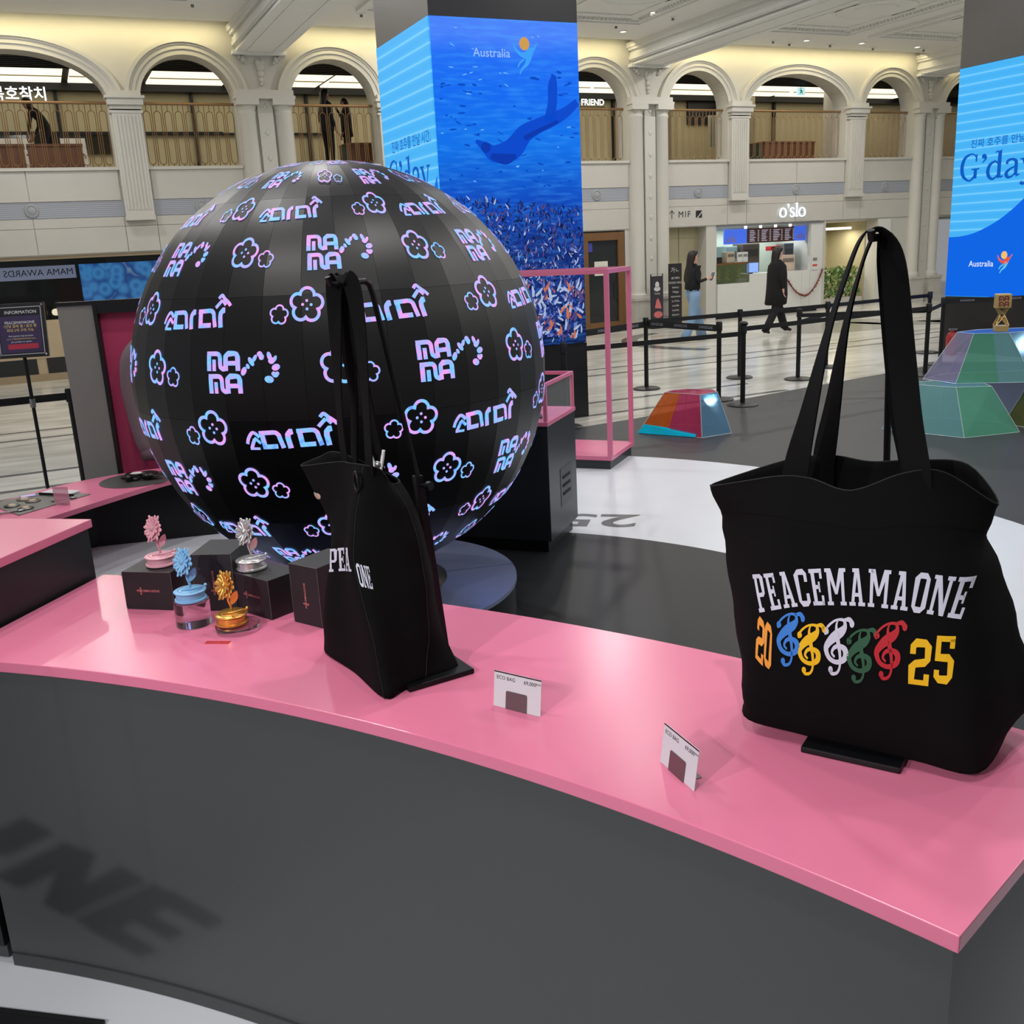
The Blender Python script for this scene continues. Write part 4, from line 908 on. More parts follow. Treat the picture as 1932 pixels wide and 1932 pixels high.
person('person', 'bending person in dark clothes behind the far left balcony railing', G(-7.85, 1.5, BALC), PHI + 2.7, 1.42, dict(chest=(.12, 0, 1.16), nb=(.2, 0, 1.27), neck=(.25, 0, 1.32), jaw=(.30, 0, 1.35), head=(.31, 0, 1.42), crown=(.31, 0, 1.47), shL=(.18, .15, 1.24), shR=(.18, -.15, 1.24), elL=(.22, .2, .98), elR=(.22, -.2, .98), wrL=(.32, .12, .80), wrR=(.32, -.12, .80)), [dark_skin, coat_m, trouser_m], lambda c: 0 if c.z > 1.33 or (c.x > .28 and c.z < .9) else (1 if c.z > .9 else 2), G2, None, [q for q in long_hair[:6]])
person('person', 'dark haired seated head and shoulders in the shop window above the grey booth', G(-7.35, 1.1, -.28), PHI + 1.2, 1.62, {}, [dark_skin, coat_m, trouser_m], mfd, None, None, long_hair[:6])
person('person', 'person bent over a table behind the shop window near the globe lamps', G(-8.3, 1.7, -.42), PHI + 1.0, 1.60, {}, [dark_skin, M('dusty pink top', (170, 110, 110), .8), trouser_m], mfd, None, None, long_hair[:6])
# ------------------------------------------------------------------ pop-up floor
vinyl = M('dark grey floor vinyl', (54, 55, 57), .45, var=.08, scale=2, spec=.22); vinyl2 = M('charcoal floor vinyl', (30, 32, 35), .42, var=.12, scale=1.5, spec=.2)
whitev = M('white printed floor vinyl', (198, 202, 210), .33, var=.04, scale=4)
def wfl(mb, mat, name): o = mb.build(name, mat); tag(o, kind='structure'); return o
SX, SY = -.765, 4.724; KX, KY = -2.39, -1.69
wfl(MB().prism([(-3.6, 7.15), (.765, 9.84), (1.35, 10.18), (3.675, 11.755), (6.0, 13.3), (9.5, 12.2), (9.5, 1.0), (4, -2), (-4, -2), (-5.2, 3.5)], 0, .004), vinyl, 'floor_vinyl')
wfl(MB().prism([(SX + 4.02 * math.cos(a), SY + .0 + 4.02 * math.sin(a)) for a in [2 * PI * i / 90 for i in range(90)]], .004, .006), whitev, 'floor_white_ring')
ccx, ccy, cr_ = -.664, 3.577, 2.69
P = []
for i in range(200):
    a = 2 * PI * i / 200; x, y = ccx + cr_ * math.cos(a), ccy + cr_ * math.sin(a)
    d_ = math.hypot(x - KX, y - KY)
    if d_ > 4.36: P.append((x, y))
aa = [math.atan2(p[1] - KY, p[0] - KX) for p in P]; amin = min(aa); amax = max(aa)
arc = [(KX + 4.36 * math.cos(amin + (amax - amin) * i / 40), KY + 4.36 * math.sin(amin + (amax - amin) * i / 40)) for i in range(41)]
P.sort(key=lambda p: (math.atan2(p[1] - ccy, p[0] - ccx) - (-.9)) % (2 * PI))
st = max(range(len(P)), key=lambda i: math.hypot(P[i][0] - P[i - 1][0], P[i][1] - P[i - 1][1])); P = P[st:] + P[:st]
if math.hypot(P[-1][0] - arc[0][0], P[-1][1] - arc[0][1]) > math.hypot(P[-1][0] - arc[-1][0], P[-1][1] - arc[-1][1]): arc.reverse()
wfl(MB().prism(P + arc, .006, .008), vinyl2, 'floor_dark_disc')
o = thing('floor_lettering', 'dark upside down printed numerals on the white floor ring', 'floor print', (.62, 6.33, .0065), math.radians(-14))
flat([[(-x, -y) for x, y in p] for p in text2d('25', .56, bold=.02)], lambda x, y: (x - .05, y * .75, .0006)).build('numerals', M('dark floor print', (70, 72, 76), .4, var=0), o)
o = thing('floor_mat', 'corner of a flat black mat on the white floor at the bottom left', 'mat', (-1.23, 1.93, .0085), math.radians(-12))
MB().box(-.5, .14, -.35, .115, 0, .006).build('mat_sheet', black_paint, o); MB().box(-.5, .145, .105, .12, 0, .008).build('edge_strip', darkmetal, o)

# ------------------------------------------------------------------ iridescent acrylic crystals
def film(name, col, al, rough=.06, ior=1.5):
    m, N, L, b = nodemat(name)
    tr = N.new('ShaderNodeBsdfTransparent'); tr.inputs[0].default_value = tuple(min(1, .42 + .62 * x) for x in lin(col)[:3]) + (1,)
    b.inputs['Base Color'].default_value = lin(col); b.inputs['Roughness'].default_value = rough; b.inputs['Metallic'].default_value = .3
    b.inputs['Thin Film Thickness'].default_value = 420; b.inputs['Thin Film IOR'].default_value = 1.6
    mx = N.new('ShaderNodeMixShader'); mx.inputs[0].default_value = al; L.new(tr.outputs[0], mx.inputs[1]); L.new(b.outputs[0], mx.inputs[2])
    L.new(mx.outputs[0], N['Material Output'].inputs['Surface']); return m
F_OR = film('orange dichroic film', (232, 120, 30), .42); F_MG = film('magenta dichroic film', (226, 70, 130), .38); F_BL = film('steel blue dichroic film', (130, 180, 215), .34); F_CY = film('cyan screen reflection', (0, 215, 255), .80)
F_TL = film('teal dichroic film', (165, 222, 222), .30); F_GR = film('green dichroic film', (140, 220, 190), .30); F_LI = film('lilac dichroic film', (212, 208, 236), .22); F_OL = film('olive dichroic film', (150, 150, 70), .36); F_BB = film('violet blue dichroic film', (60, 70, 235), .5); F_CL = film('clear acrylic sheet', (225, 230, 235), .14)
edge_m = M('bright acrylic edge', (205, 225, 225), .2, alpha=.55, var=0)
def crystal(label, loc, base, top, h, cols, rz=0.0, z0=.0):
    o = thing('acrylic_crystal', label, 'crystal', loc, rz, 'iridescent acrylic crystals'); n = len(base)
    for i in range(n):
        j = (i + 1) % n
        a, b_, c, d = Vector((*base[i], z0)), Vector((*base[j], z0)), Vector((*top[j], z0 + h)), Vector((*top[i], z0 + h))
        nn = (b_ - a).cross(d - a).normalized() * -.004
        cc = cols[i % len(cols)]
        if isinstance(cc, tuple):  # a panel laminated from strips of two films
            f, m1, m2 = cc; e1 = a.lerp(b_, f); e2 = d.lerp(c, f)
            MB().hexa([a, e1, e1 + nn, a + nn, d, e2, e2 + nn, d + nn]).build('panel', m1, o); MB().hexa([e1, b_, b_ + nn, e1 + nn, e2, c, c + nn, e2 + nn]).build('panel', m2, o)
        else: MB().hexa([a, b_, b_ + nn, a + nn, d, c, c + nn, d + nn]).build('panel', cc, o)
        MB().tube([a, d], .0035, 4).build('edge', edge_m, o); MB().tube([d, c], .003, 4).build('edge', edge_m, o); MB().tube([a, b_], .003, 4).build('edge', edge_m, o)
    MB().prism([tuple(p) for p in top], z0 + h - .004, z0 + h).build('top_panel', cols[-1] if not isinstance(cols[-1], tuple) else F_CL, o); return o
c1 = crystal('small orange and magenta faced acrylic crystal on the grey floor', (1.72, 9.25, .004), [(-.46, .10), (.08, -.29), (.39, -.13), (.42, .20), (.05, .44), (-.32, .38)], [(-.20, .12), (.09, -.14), (.28, -.02), (.27, .16), (.05, .28), (-.10, .24)], .38, [(.45, F_OR, F_MG), F_BL, F_LI, F_CL, F_CL, F_CL, F_MG])
MB().hexa([(-.462, .094, .004), (.02, -.255, .004), (.02, -.262, .004), (-.468, .09, .004), (-.40, .098, .085), (.055, -.225, .05), (.055, -.232, .05), (-.405, .092, .085)]).build('painted_reflection', F_CY, c1)  # the blue screen's reflection, put into the strip's own cyan colour
crystal('teal acrylic crystal at the lower left of the crystal stack', (4.0, 8.85, .004), [(-.53, .10), (-.03, -.48), (.52, -.35), (.58, .12), (.2, .5), (-.3, .48)], [(-.25, .10), (.0, -.20), (.30, -.23), (.34, .08), (.1, .26), (-.14, .26)], .40, [F_TL, F_GR, F_LI, F_CL, F_CL, F_BL, F_TL])
crystal('olive and violet acrylic crystal at the lower right of the crystal stack', (5.14, 8.75, .004), [(-.56, .16), (-.30, -.48), (.3, -.5), (.6, .0), (.3, .5), (-.3, .5)], [(-.36, .12), (-.2, -.24), (.2, -.25), (.3, .0), (.2, .26), (-.2, .26)], .40, [F_OL, F_BB, F_LI, F_TL, F_CL, F_CL, F_CL])
crystal('green topped acrylic crystal set on the other two', (4.50, 9.02, .41), [(-.56, .20), (-.42, -.18), (.22, -.32), (.62, -.1), (.55, .4), (-.2, .5)], [(-.30, .12), (-.24, -.08), (.05, -.14), (.38, -.06), (.36, .22), (-.05, .26)], .43, [F_LI, (.55, F_GR, F_TL), F_BL, F_CL, F_LI, F_CL, em('painted blue screen glow', (30, 110, 230), .5)])  # top panel emits blue, imitating light from the screen
# MAMA trophy tower
gold = M('brushed gold', (206, 176, 112), .35, .55, var=.1); maroon = M('maroon print', (110, 44, 50), .6, var=0)
o = thing('trophy', 'gold lattice tower trophy with square MAMA block on the top crystal', 'trophy', (4.52, 8.98, .8445), math.radians(-14))
MB().box(-.055, .055, -.055, .055, 0, .055).build('plinth', gold, o, bev=.004)
mb = MB()
for sx in (-1, 1):
    for sy in (-1, 1):
        mb.tube([(sx * .055, sy * .055, .055), (sx * .018, sy * .018, .15), (sx * .045, sy * .045, .21)], .005, 5)
        mb.tube([(sx * .055, sy * .055, .055), (-sx * .02, sy * .02, .14)], .004, 5); mb.tube([(sx * .018, sy * .018, .15), (-sx * .04, sy * .04, .205)], .004, 5)
mb.build('lattice', gold, o); MB().box(-.062, .062, -.062, .062, .21, .335).build('block', gold, o, bev=.008)
# ------------------------------------------------------------------ logo shapes shared by globe and trophy
def mama_word():
    out = []
    for dx, dy in ((0, 0), (16, 278)):
        f = lambda P: [(x + dx + (y - 50) * .0, y + dy) for x, y in P]
        out += ribbon(f([(210, 300), (210, 95)]), 62) + ribbon(f([(182, 88), (320, 86)] ) + f(cr([(350, 92), (372, 120), (376, 160)], 4)) + f([(376, 225)]) + f(cr([(384, 255), (412, 272)], 4)) + f([(452, 272)]), 58)
        out += ribbon(f([(454, 298), (454, 145)]) + f(cr([(458, 115), (490, 88)], 4)) + f([(570, 86)]) + f(cr([(600, 96), (614, 130)], 4)) + f([(614, 300)]), 60)
        out += ribbon(f([(454, 205), (614, 205)]), 56) + ribbon(f([(286, 300), (286, 158)]), 52)
    return out
def mama_curl():
    out = []
    for (x, y, a, b_, r) in ((690, 305, 34, 58, -25), (745, 247, 22, 34, 25), (790, 190, 30, 62, 30), (838, 150, 24, 50, -30), (905, 100, 36, 34, 0), (925, 135, 34, 40, 0), (1022, 130, 28, 56, 15), (1045, 185, 40, 42, 0), (1086, 165, 22, 44, -25), (1095, 268, 52, 40, 20), (1062, 345, 26, 28, 0), (1105, 345, 26, 26, 0), (1083, 366, 34, 26, 0), (1005, 412, 56, 44, -15)):
        out += disc(x, y, a, b_, 14, math.radians(-r))
    return out
def norm(P, x0, x1, y0, y1, w_, h): return [[((x - (x0 + x1) / 2) / (x1 - x0) * w_, -(y - (y0 + y1) / 2) / (y1 - y0) * h) for x, y in p] for p in P]
def arai():
    out = ribbon(cr([(710, 1172), (738, 1095), (798, 1022), (850, 1040), (885, 1085)], 6), 44) + ribbon(cr([(758, 1230), (788, 1165), (820, 1105)], 5), 46) + ribbon(cr([(815, 1090), (850, 1120), (895, 1165)], 4), 40) + ribbon([(738, 1236), (872, 1236)], 34)
    for dx, dy in ((0, 0), (478, -16)):
        f = lambda P: [(x + dx, y + dy) for x, y in P]
        out += ribbon(f([(888, 1028), (1075, 1018)]) + f(cr([(1110, 1024), (1140, 1056), (1150, 1100)], 4)) + f([(1182, 1232)]), 58) + ribbon(f([(922, 1000), (948, 1240)]), 66) + ribbon(f([(930, 1212), (1112, 1206)]), 62)
        out += ribbon(f([(1272, 1238), (1252, 1100)]) + f(cr([(1256, 1050), (1286, 1018)], 4)) + f([(1322, 1014)]), 68)
    out += ribbon(cr([(1642, 966), (1700, 905), (1738, 868)], 5), 48) + ribbon(cr([(1672, 845), (1716, 802), (1768, 846), (1830, 896), (1872, 944)], 5), 46) + ribbon(cr([(1738, 868), (1770, 900), (1802, 934)], 4), 40)
    return out
def flower(cx, cy, R, dots):
    rr = lambda a: R * (.80 + .30 * abs(math.cos(2.5 * a)) ** .75)
    pts = [(cx + rr(a) * math.sin(a + .1), cy + rr(a) * math.cos(a + .1)) for a in [2 * PI * i / 60 for i in range(60)]]
    out = ribbon(pts, R * .21, True)
    if dots:
        for (dx, dy) in ((-.26, .02), (.02, .26), (.30, -.02), (.02, -.28)): out += disc(cx + dx * R, cy + dy * R, R * .10, None, 8)
    return out
LG_M = norm(subq(mama_word(), 2), 180, 1150, 50, 580, 19.2, 9.9); LG_C = norm(mama_curl(), 180, 1150, 50, 580, 19.2, 9.9)
LG_A = norm(subq(arai(), 2), 690, 1880, 780, 1250, 23.0, 8.6)
LG_F1 = flower(-2.6, .4, 3.7, True) + flower(4.4, -1.6, 2.05, False); LG_F2 = flower(2.6, .6, 3.7, True) + flower(-4.3, -1.5, 2.05, False)
# trophy lettering
flat(norm(mama_word(), 180, 700, 50, 580, .095, .095), lambda x, z: (x, -.0625, .2725 + z)).build('block_letters', maroon, o)
flat(norm(mama_word(), 180, 700, 50, 580, .095, .095), lambda x, z: (.0625, x, .2725 + z)).build('block_letters', M('dark gold print', (130, 96, 50), .5, var=0), o)

# ------------------------------------------------------------------ LED globe
R = .959; GC = Vector((-.765, 4.724, 1.259)); NG = 36
m, N, L, b = nodemat('black led tile')
b.inputs['Base Color'].default_value = lin((10, 11, 14)); b.inputs['Roughness'].default_value = .42; b.inputs['Specular IOR Level'].default_value = .5
tc = N.new('ShaderNodeTexCoord'); vo = N.new('ShaderNodeTexNoise'); vo.inputs['Scale'].default_value = 160; L.new(tc.outputs['Object'], vo.inputs['Vector'])
rp = ramp(N, [(.3, (6, 7, 10)), (.7, (13, 14, 18))]); L.new(vo.outputs['Fac'], rp.inputs[0]); L.new(rp.outputs[0], b.inputs['Base Color'])
led_black = m
m, N, L, b = nodemat('holographic led light')
b.inputs['Base Color'].default_value = (0, 0, 0, 1)
tc = N.new('ShaderNodeTexCoord'); n1 = N.new('ShaderNodeTexNoise'); n1.inputs['Scale'].default_value = 22; n1.inputs['Detail'].default_value = 3; L.new(tc.outputs['Object'], n1.inputs['Vector'])
rp = ramp(N, [(.28, (104, 150, 250)), (.40, (120, 196, 250)), (.47, (150, 170, 252)), (.55, (186, 166, 246)), (.62, (236, 150, 226)), (.68, (160, 170, 250)), (.78, (120, 190, 250))]); L.new(n1.outputs['Fac'], rp.inputs[0])
L.new(rp.outputs[0], b.inputs['Emission Color']); b.inputs['Emission Strength'].default_value = 1.15
holo = m
gl = thing('led_globe', 'huge black globe of LED panels with glowing lilac logos and flowers', 'globe', GC)
sgn_ = 0; RINGS = [-80, -62, -33, -4, 25, 54, 78, 89]
half = math.radians(180 / NG)
for a, c in zip(RINGS[:-1], RINGS[1:]):
    sg = 6; vs = []; fs = []
    for i in range(sg + 1):
        la = math.radians(a + .03 + (c - a - .06) * i / sg)
        for rr in (R, R - .03):
            for sgn in (-1, 1):
                hw = half - .0006; r_ = rr * math.cos(la) * math.cos(half) / math.cos(hw); vs.append((r_ * math.sin(sgn * hw), -r_ * math.cos(hw), rr * math.sin(la)))
    for i in range(sg):
        p, q = i * 4, (i + 1) * 4
        fs += [(p, p + 1, q + 1, q), (p + 3, p + 2, q + 2, q + 3), (p + 2, p, q, q + 2), (p + 1, p + 3, q + 3, q + 1)]
    fs += [(0, 2, 3, 1), (sg * 4, sg * 4 + 1, sg * 4 + 3, sg * 4 + 2)]
    base = MB().add(vs, fs).build('led_panel', led_black, gl, smooth='auto')
    for k_ in range(NG):
        t = base if k_ == 0 else base.copy()
        if k_: COL.objects.link(t); t.parent = gl
        t.rotation_euler = (0, 0, 2 * PI * (k_ + .5) / NG)
MB().ell((0, 0, 0), (R - .035, R - .035, R - .035), 36, 18).build('inner_shell', black_paint, gl, smooth=True)
gstep = 360 / NG
def gmap(lat0, lon0):
    def f(x, y):
        la, lo = lat0 + y, lon0 + x; lc = (math.floor(lo / gstep) + .5) * gstep; d_ = math.radians(lo - lc); k_ = 1.0022
        r_ = R * k_ * math.cos(math.radians(la)) * math.cos(half) / math.cos(d_); l_ = math.radians(lo)
        return (r_ * math.sin(l_), -r_ * math.cos(l_), R * k_ * math.sin(math.radians(la)))
    return f
PER = 360 / 7
for kr in range(-4, 6):
    lat = 7.6 + 14.1 * kr
    isM = kr % 2 == 0
    if isM: off = -15.2 if (kr // 2) % 2 == 0 else 11.0
    else: off = -30.0 if ((kr - 1) // 2) % 2 == 0 else -5.0
    if lat > 80: continue
    for q in range(-3, 4):
        lon = off + q * PER
        if abs(((lon + 180) % 360) - 180) > 118: continue
        lon = ((lon + 180) % 360) - 180
        if isM:
            flat(LG_M, gmap(lat, lon)).build('logo_letters', holo, gl); flat(LG_C, gmap(lat, lon)).build('logo_curl', holo, gl)
            flat(subq(LG_F1, 1), gmap(lat + .2, lon + PER / 2)).build('flower_pair', holo, gl)
        else:
            flat(LG_A, gmap(lat, lon)).build('logo_glyphs', holo, gl); flat(LG_F2, gmap(lat + .2, lon + PER / 2 + 3)).build('flower_pair', holo, gl)
gb = thing('globe_base', 'low round bluish steel base plate under the black globe', 'base', (GC.x, GC.y, .008))
m_disc = M('satin blue grey steel', (150, 160, 200), .27, .55, var=.03)
for s in (0, 1):
    A = [PI * s + math.radians(12) + PI * i / 40 for i in range(41)]
    MB().prism([(.773 * math.cos(a) + 0, .773 * math.sin(a) + (.004 if s == 0 else -.004)) for a in A], .175, .195).build('half_plate', m_disc, gb)
MB().cyl(.765, 0, .175, 64).build('drum', M('dark steel drum', (44, 46, 54), .3, .6), gb, smooth='auto')
MB().lathe([(.42, .195), (.40, .205), (.36, .26), (.36, .30)], 40).build('neck', black_paint, gb, smooth='auto')

# ------------------------------------------------------------------ pink topped counters
pink = M('gloss pink laminate', (214, 118, 150), .24, var=.02, spec=.4, scale=3); body_m = M('charcoal counter front', (66, 68, 70), .46, var=.03, scale=2); dark_body = M('black counter side', (18, 19, 22), .45)
def arcpoly(r0, r1, a0, a1, n=48, c=(KX, KY)):
    A = [math.radians(a0 + (a1 - a0) * i / n) for i in range(n + 1)]
    return [(c[0] + r1 * math.cos(a), c[1] + r1 * math.sin(a)) for a in A] + [(c[0] + r0 * math.cos(a), c[1] + r0 * math.sin(a)) for a in reversed(A)]
nc = thing('display_counter', 'long curved charcoal counter with gloss pink top in the foreground', 'counter')
MB().prism(arcpoly(4.05, 4.68, 43.3, 75.95), .873, .90).build('countertop', pink, nc, bev=.0022)
MB().prism(arcpoly(4.062, 4.668, 43.45, 75.85), .045, .873).build('body', body_m, nc)
MB().prism(arcpoly(4.056, 4.645, 43.8, 75.8), .008, .0435).build('plinth', M('charcoal plinth', (58, 60, 62), .45), nc)
ec = [KX + 4.36 * math.cos(math.radians(43.45)), KY + 4.36 * math.sin(math.radians(43.45))]
lc_ = thing('raised_counter', 'taller dark counter block with pink top at the left edge', 'counter')
MB().prism(arcpoly(4.05, 4.68, 76.05, 100), 1.05, 1.075).build('countertop', pink, lc_, bev=.0022)
MB().prism(arcpoly(4.062, 4.668, 76.15, 100), .058, 1.05).build('body', dark_body, lc_)
MB().prism(arcpoly(4.08, 4.645, 76.3, 100), .008, .055).build('plinth', body_m, lc_)
rc = thing('low_platform', 'low curved pink topped platform behind the left counter', 'platform')
Fr = cr([(-3.05, 4.70), (-2.82, 5.02), (-2.62, 5.41), (-2.45, 5.78), (-2.26, 6.15), (-2.08, 6.42)], 5); Bk = cr([(-3.62, 5.0), (-3.38, 5.45), (-3.13, 5.86), (-2.89, 6.29), (-2.5, 6.60), (-2.2, 6.69)], 5)
MB().prism(Fr + Bk[::-1], .418, .45).build('top', pink, rc, bev=.002)
MB().prism([(-3.2, 5.98), (-2.76, 6.30), (-2.14, 6.44), (-1.86, 6.50), (-1.9, 6.70), (-2.2, 6.66), (-2.5, 6.585), (-2.86, 6.35), (-3.24, 6.02)], .008, .418).build('body', dark_body, rc)
# right plinth with pink glass case
BP = Vector((.229, 5.634, .008)); sd = math.radians(69.5)
bp = thing('case_plinth', 'black plinth with vent slots carrying a pink framed glass case', 'plinth', BP, sd - PI / 2)
# local: +y runs along the visible right side (away), -x to the left
MB().box(-.95, 0, 0, .57, .075, .775).build('body', M('satin black plinth', (36, 39, 43), .33), bp, bev=.003)
MB().box(-.93, -.03, .03, .54, 0, .075).build('toe_kick', black_paint, bp)
MB().box(0, .002, .22, .46, .23, .47).build('vent_cover', M('vent cover', (44, 47, 51), .4), bp)
for q in range(3): MB().box(.002, .005, .265, .415, .295 + q * .052, .312 + q * .052).build('vent_slot', M('vent black', (6, 6, 7), .8, var=0), bp)
MB().box(-.96, .005, -.005, .575, .775, .80).build('pink_top', pink, bp, bev=.002)
mb = MB(); t = .02
mb.box(-.955, 0, 0, t, 1.005, 1.005 + t); mb.box(-.955, 0, .57 - t, .57, 1.005, 1.005 + t); mb.box(-t, 0, t, .57 - t, 1.005, 1.005 + t); mb.box(-.955, -.955 + t, t, .57 - t, 1.005, 1.005 + t)
for (x, y) in ((-t, 0), (-t, .57 - t), (-.955, 0), (-.955, .57 - t)): mb.box(x, x + t, y, y + t, .80, 1.005)
mb.build('case_frame', pink, bp)
MB().box(-.008, -.006, t, .57 - t, .80, 1.005).build('glass_pane', glass, bp); MB().box(-.94, -t, .006, .008, .80, 1.005).build('glass_pane', glass, bp)
o2 = thing('black_cap', 'black cap shape inside the pink framed case', 'cap', BP + Vector((-.16, .19, .80)))
MB().lathe([(.09, 0), (.09, .03), (.07, .09), (.03, .12), (.005, .125)], 16).build('crown', black_paint, o2, smooth=True); MB().box(.05, .14, -.05, .05, .0, .012).build('brim', black_paint, o2)
# tall pink open frame
fp = thing('pink_frame', 'tall open pink frame on a pink base beyond the black plinth', 'frame', (.834, 7.809, .006), math.radians(66.5) - PI / 2)
W_, D_, H_ = 1.35, .65, 1.56; t = .035
MB().box(-W_ + .02, -.02, .02, D_ - .02, 0, .075).build('plinth', M('dark grey plinth', (46, 50, 54), .4), fp)
MB().box(-W_, 0, 0, D_, .075, .11).build('base_top', pink, fp, bev=.002)
for (x, y) in ((-t, 0), (-t, D_ - t), (-W_, 0), (-W_, D_ - t)): MB().box(x, x + t, y, y + t, .11, H_).build('upright', pink, fp)
for (x0, x1, y0, y1) in ((-W_, 0, 0, t), (-W_, 0, D_ - t, D_), (-t, 0, t, D_ - t), (-W_, -W_ + t, t, D_ - t)): MB().box(x0, x1, y0, y1, H_, H_ + t).build('top_rail', pink, fp)
# grey booth with pink lining and hanging sleeve
bt = thing('merch_booth', 'tall grey steel booth with pink lined recess left of the globe', 'booth', (-2.99, 6.78, .004), math.radians(8))
MB().box(-.0, .23, -.02, .03, 0, 1.56).build('side_panel', M('brushed grey steel panel', (140, 140, 136), .4, .25, var=.06), bt); MB().box(0, .02, .03, .7, 0, 1.56).build('side_return', steel, bt)
MB().box(.23, .255, -.035, .03, 0, 1.56).build('black_trim', black_paint, bt); MB().box(-.005, 1.4, -.03, .05, 1.56, 1.585).build('top_trim', black_paint, bt); MB().box(.255, 1.4, -.03, .02, 1.50, 1.56).build('header', black_paint, bt)
MB().box(.255, 1.4, .02, .05, 0, 1.50).build('pink_panel', M('matt rose panel', (176, 58, 98), .5), bt)
MB().tube([(.62, 0.02, 1.34), (.62, -.16, 1.34), (.62, -.17, 1.36)], .008, 6).build('hook', steel, bt)
cl = thing('hooded_top', 'mauve grey sweatshirt hanging in the pink booth', 'sweatshirt', (-2.99, 6.78, .004), math.radians(8))
hm = M('mauve grey jersey', (120, 104, 112), .85, var=.08); hm2 = M('darker mauve rib', (104, 84, 94), .9)
slv = cr([(.52, -.10, 1.27, .07), (.45, -.10, 1.18, .075), (.42, -.10, 1.0, .07), (.43, -.10, .8, .065), (.45, -.10, .62, .058), (.46, -.10, .56, .045)], 5)
MB().tube([p[:3] for p in slv], [p[3] for p in slv], 12).build('sleeve', hm, cl, smooth=True)
MB().tube([(.46, -.10, .565), (.465, -.10, .49)], [.046, .042], 12).build('cuff', hm2, cl, smooth=True)
MB().loft([[(.62 + rx * math.cos(a), -.10 + .07 * math.sin(a), z) for a in [2 * PI * i / 18 for i in range(18)]] for z, rx in ((.72, .17), (.74, .19), (1.0, .18), (1.2, .17), (1.28, .13), (1.31, .07))]).build('torso', hm, cl, smooth=True)
MB().ell((.62, -.10, 1.33), (.09, .075, .06), 12, 8).build('hood', hm, cl, smooth=True)
# information sign on a pole
isn = thing('information_sign', 'dark framed purple information sign on a thin black pole', 'sign', (-3.375, 7.0, .004), math.radians(10))
MB().lathe([(.16, 0), (.16, .01), (.03, .02)], 24).build('base_plate', post_m, isn); MB().cyl(.013, .02, 1.22, 10).build('pole', post_m, isn); MB().cyl(.02, .86, .92, 12).build('clamp', steel, isn)
def tilt(x, z, y=-.03): return (x, y + (z - 1.20) * .22, z)
MB().hexa([tilt(-.17, 1.215), tilt(.17, 1.215), tilt(.17, 1.215, -.005), tilt(-.17, 1.215, -.005), tilt(-.17, 1.585), tilt(.17, 1.585), tilt(.17, 1.585, -.005), tilt(-.17, 1.585, -.005)]).build('frame', M('dark sign frame', (48, 48, 52), .35, .4), isn)
def tl(off): return lambda x, z: tilt(x, z, -.03 - off)
flat(ribbon([(-.145, 1.24), (.145, 1.24), (.145, 1.56), (-.145, 1.56)], .006, True), tl(.001)).build('silver_line', M('silver line', (180, 182, 186), .4, .5), isn)
flat(rect(-.135, .135, 1.25, 1.50), tl(.0012)).build('purple_poster', M('purple poster', (58, 46, 84), .5, var=.05), isn)
flat(shift(text2d('INFORMATION', .031), .012, 1.525), tl(.002)).build('heading', white_print, isn)
flat(shift(text2d('PEACEMAMAONE', .025), 0, 1.455) + shift(text2d('Each person may purchase', .015), 0, 1.365) + shift(text2d('per product or option', .015), 0, 1.325), tl(.002)).build('white_lines', white_print, isn)
flat(shift(text2d('1인당 품목 별 / 옵션 별', .023, bold=.004), 0, 1.43) + shift(text2d('최대 2개 구매 가능', .023, bold=.004), 0, 1.402) + shift(text2d('up to 2 PEACEMAMAONE items', .014), 0, 1.345), tl(.002)).build('yellow_lines', M('yellow print', (214, 190, 110), .6, var=0), isn)
flat(rect(-.09, .11, 1.275, 1.31), tl(.0018)).build('red_band', M('crimson band', (176, 48, 72), .5, var=0), isn)
for (x, z) in ((-.155, 1.23), (.155, 1.23), (-.155, 1.57), (.155, 1.57)): MB().ell(tilt(x, z, -.034), (.008, .006, .008), 8, 6).build('screw', steel, isn)
# ------------------------------------------------------------------ goods on the low platform
ZP = .4505
o = thing('goods_tray', 'grey metal sheet of small badges and keyrings on the low platform', 'tray', (0, 0, ZP))
MB().prism([(-3.16, 5.78), (-2.83, 5.47), (-2.60, 5.92), (-2.92, 6.10)], 0, .004).build('sheet', M('grey metal sheet', (120, 120, 120), .3, .7, var=.05), o)
items = [(-2.98, 5.70, 'black round badge with face on the grey sheet, nearest the left edge', (30, 28, 28), 0), (-2.86, 5.62, 'black round badge on the grey sheet, nearest the front', (34, 30, 30), 0), (-2.90, 5.80, 'round brown badge on the middle of the grey sheet', (60, 50, 46), 0), (-2.98, 5.86, 'round bronze badge on the grey sheet behind the brown one', (90, 74, 60), 0)]
for (x, y, lab, col, _) in items:
    q = thing('button_badge', lab, 'badge', (x, y, ZP + .0045), 0, 'badges on the grey sheet'); MB().lathe([(.045, 0), (.045, .004), (.03, .009), (.005, .011)], 18).build('disc', M('badge ' + str(col), col, .3), q, smooth='auto'); MB().lathe([(.02, .0105), (.002, .012)], 12).build('print', M('badge print', (190, 160, 120), .5), q)
for (x, y, a, lab) in ((-2.72, 5.80, .6, 'silver key shaped pendant on the grey sheet beside the clear card'), (-2.92, 5.54, .5, 'small silver pendant near the front corner of the grey sheet')):
    q = thing('pendant', lab, 'pendant', (x, y, ZP + .005), a); MB().box(-.06, .05, -.008, .008, 0, .006).build('bar', steel, q); MB().ell((.06, 0, .004), (.022, .02, .005), 10, 6).build('head', steel, q, smooth=True); MB().box(-.06, -.045, -.02, .02, 0, .006).build('cross_bar', steel, q)
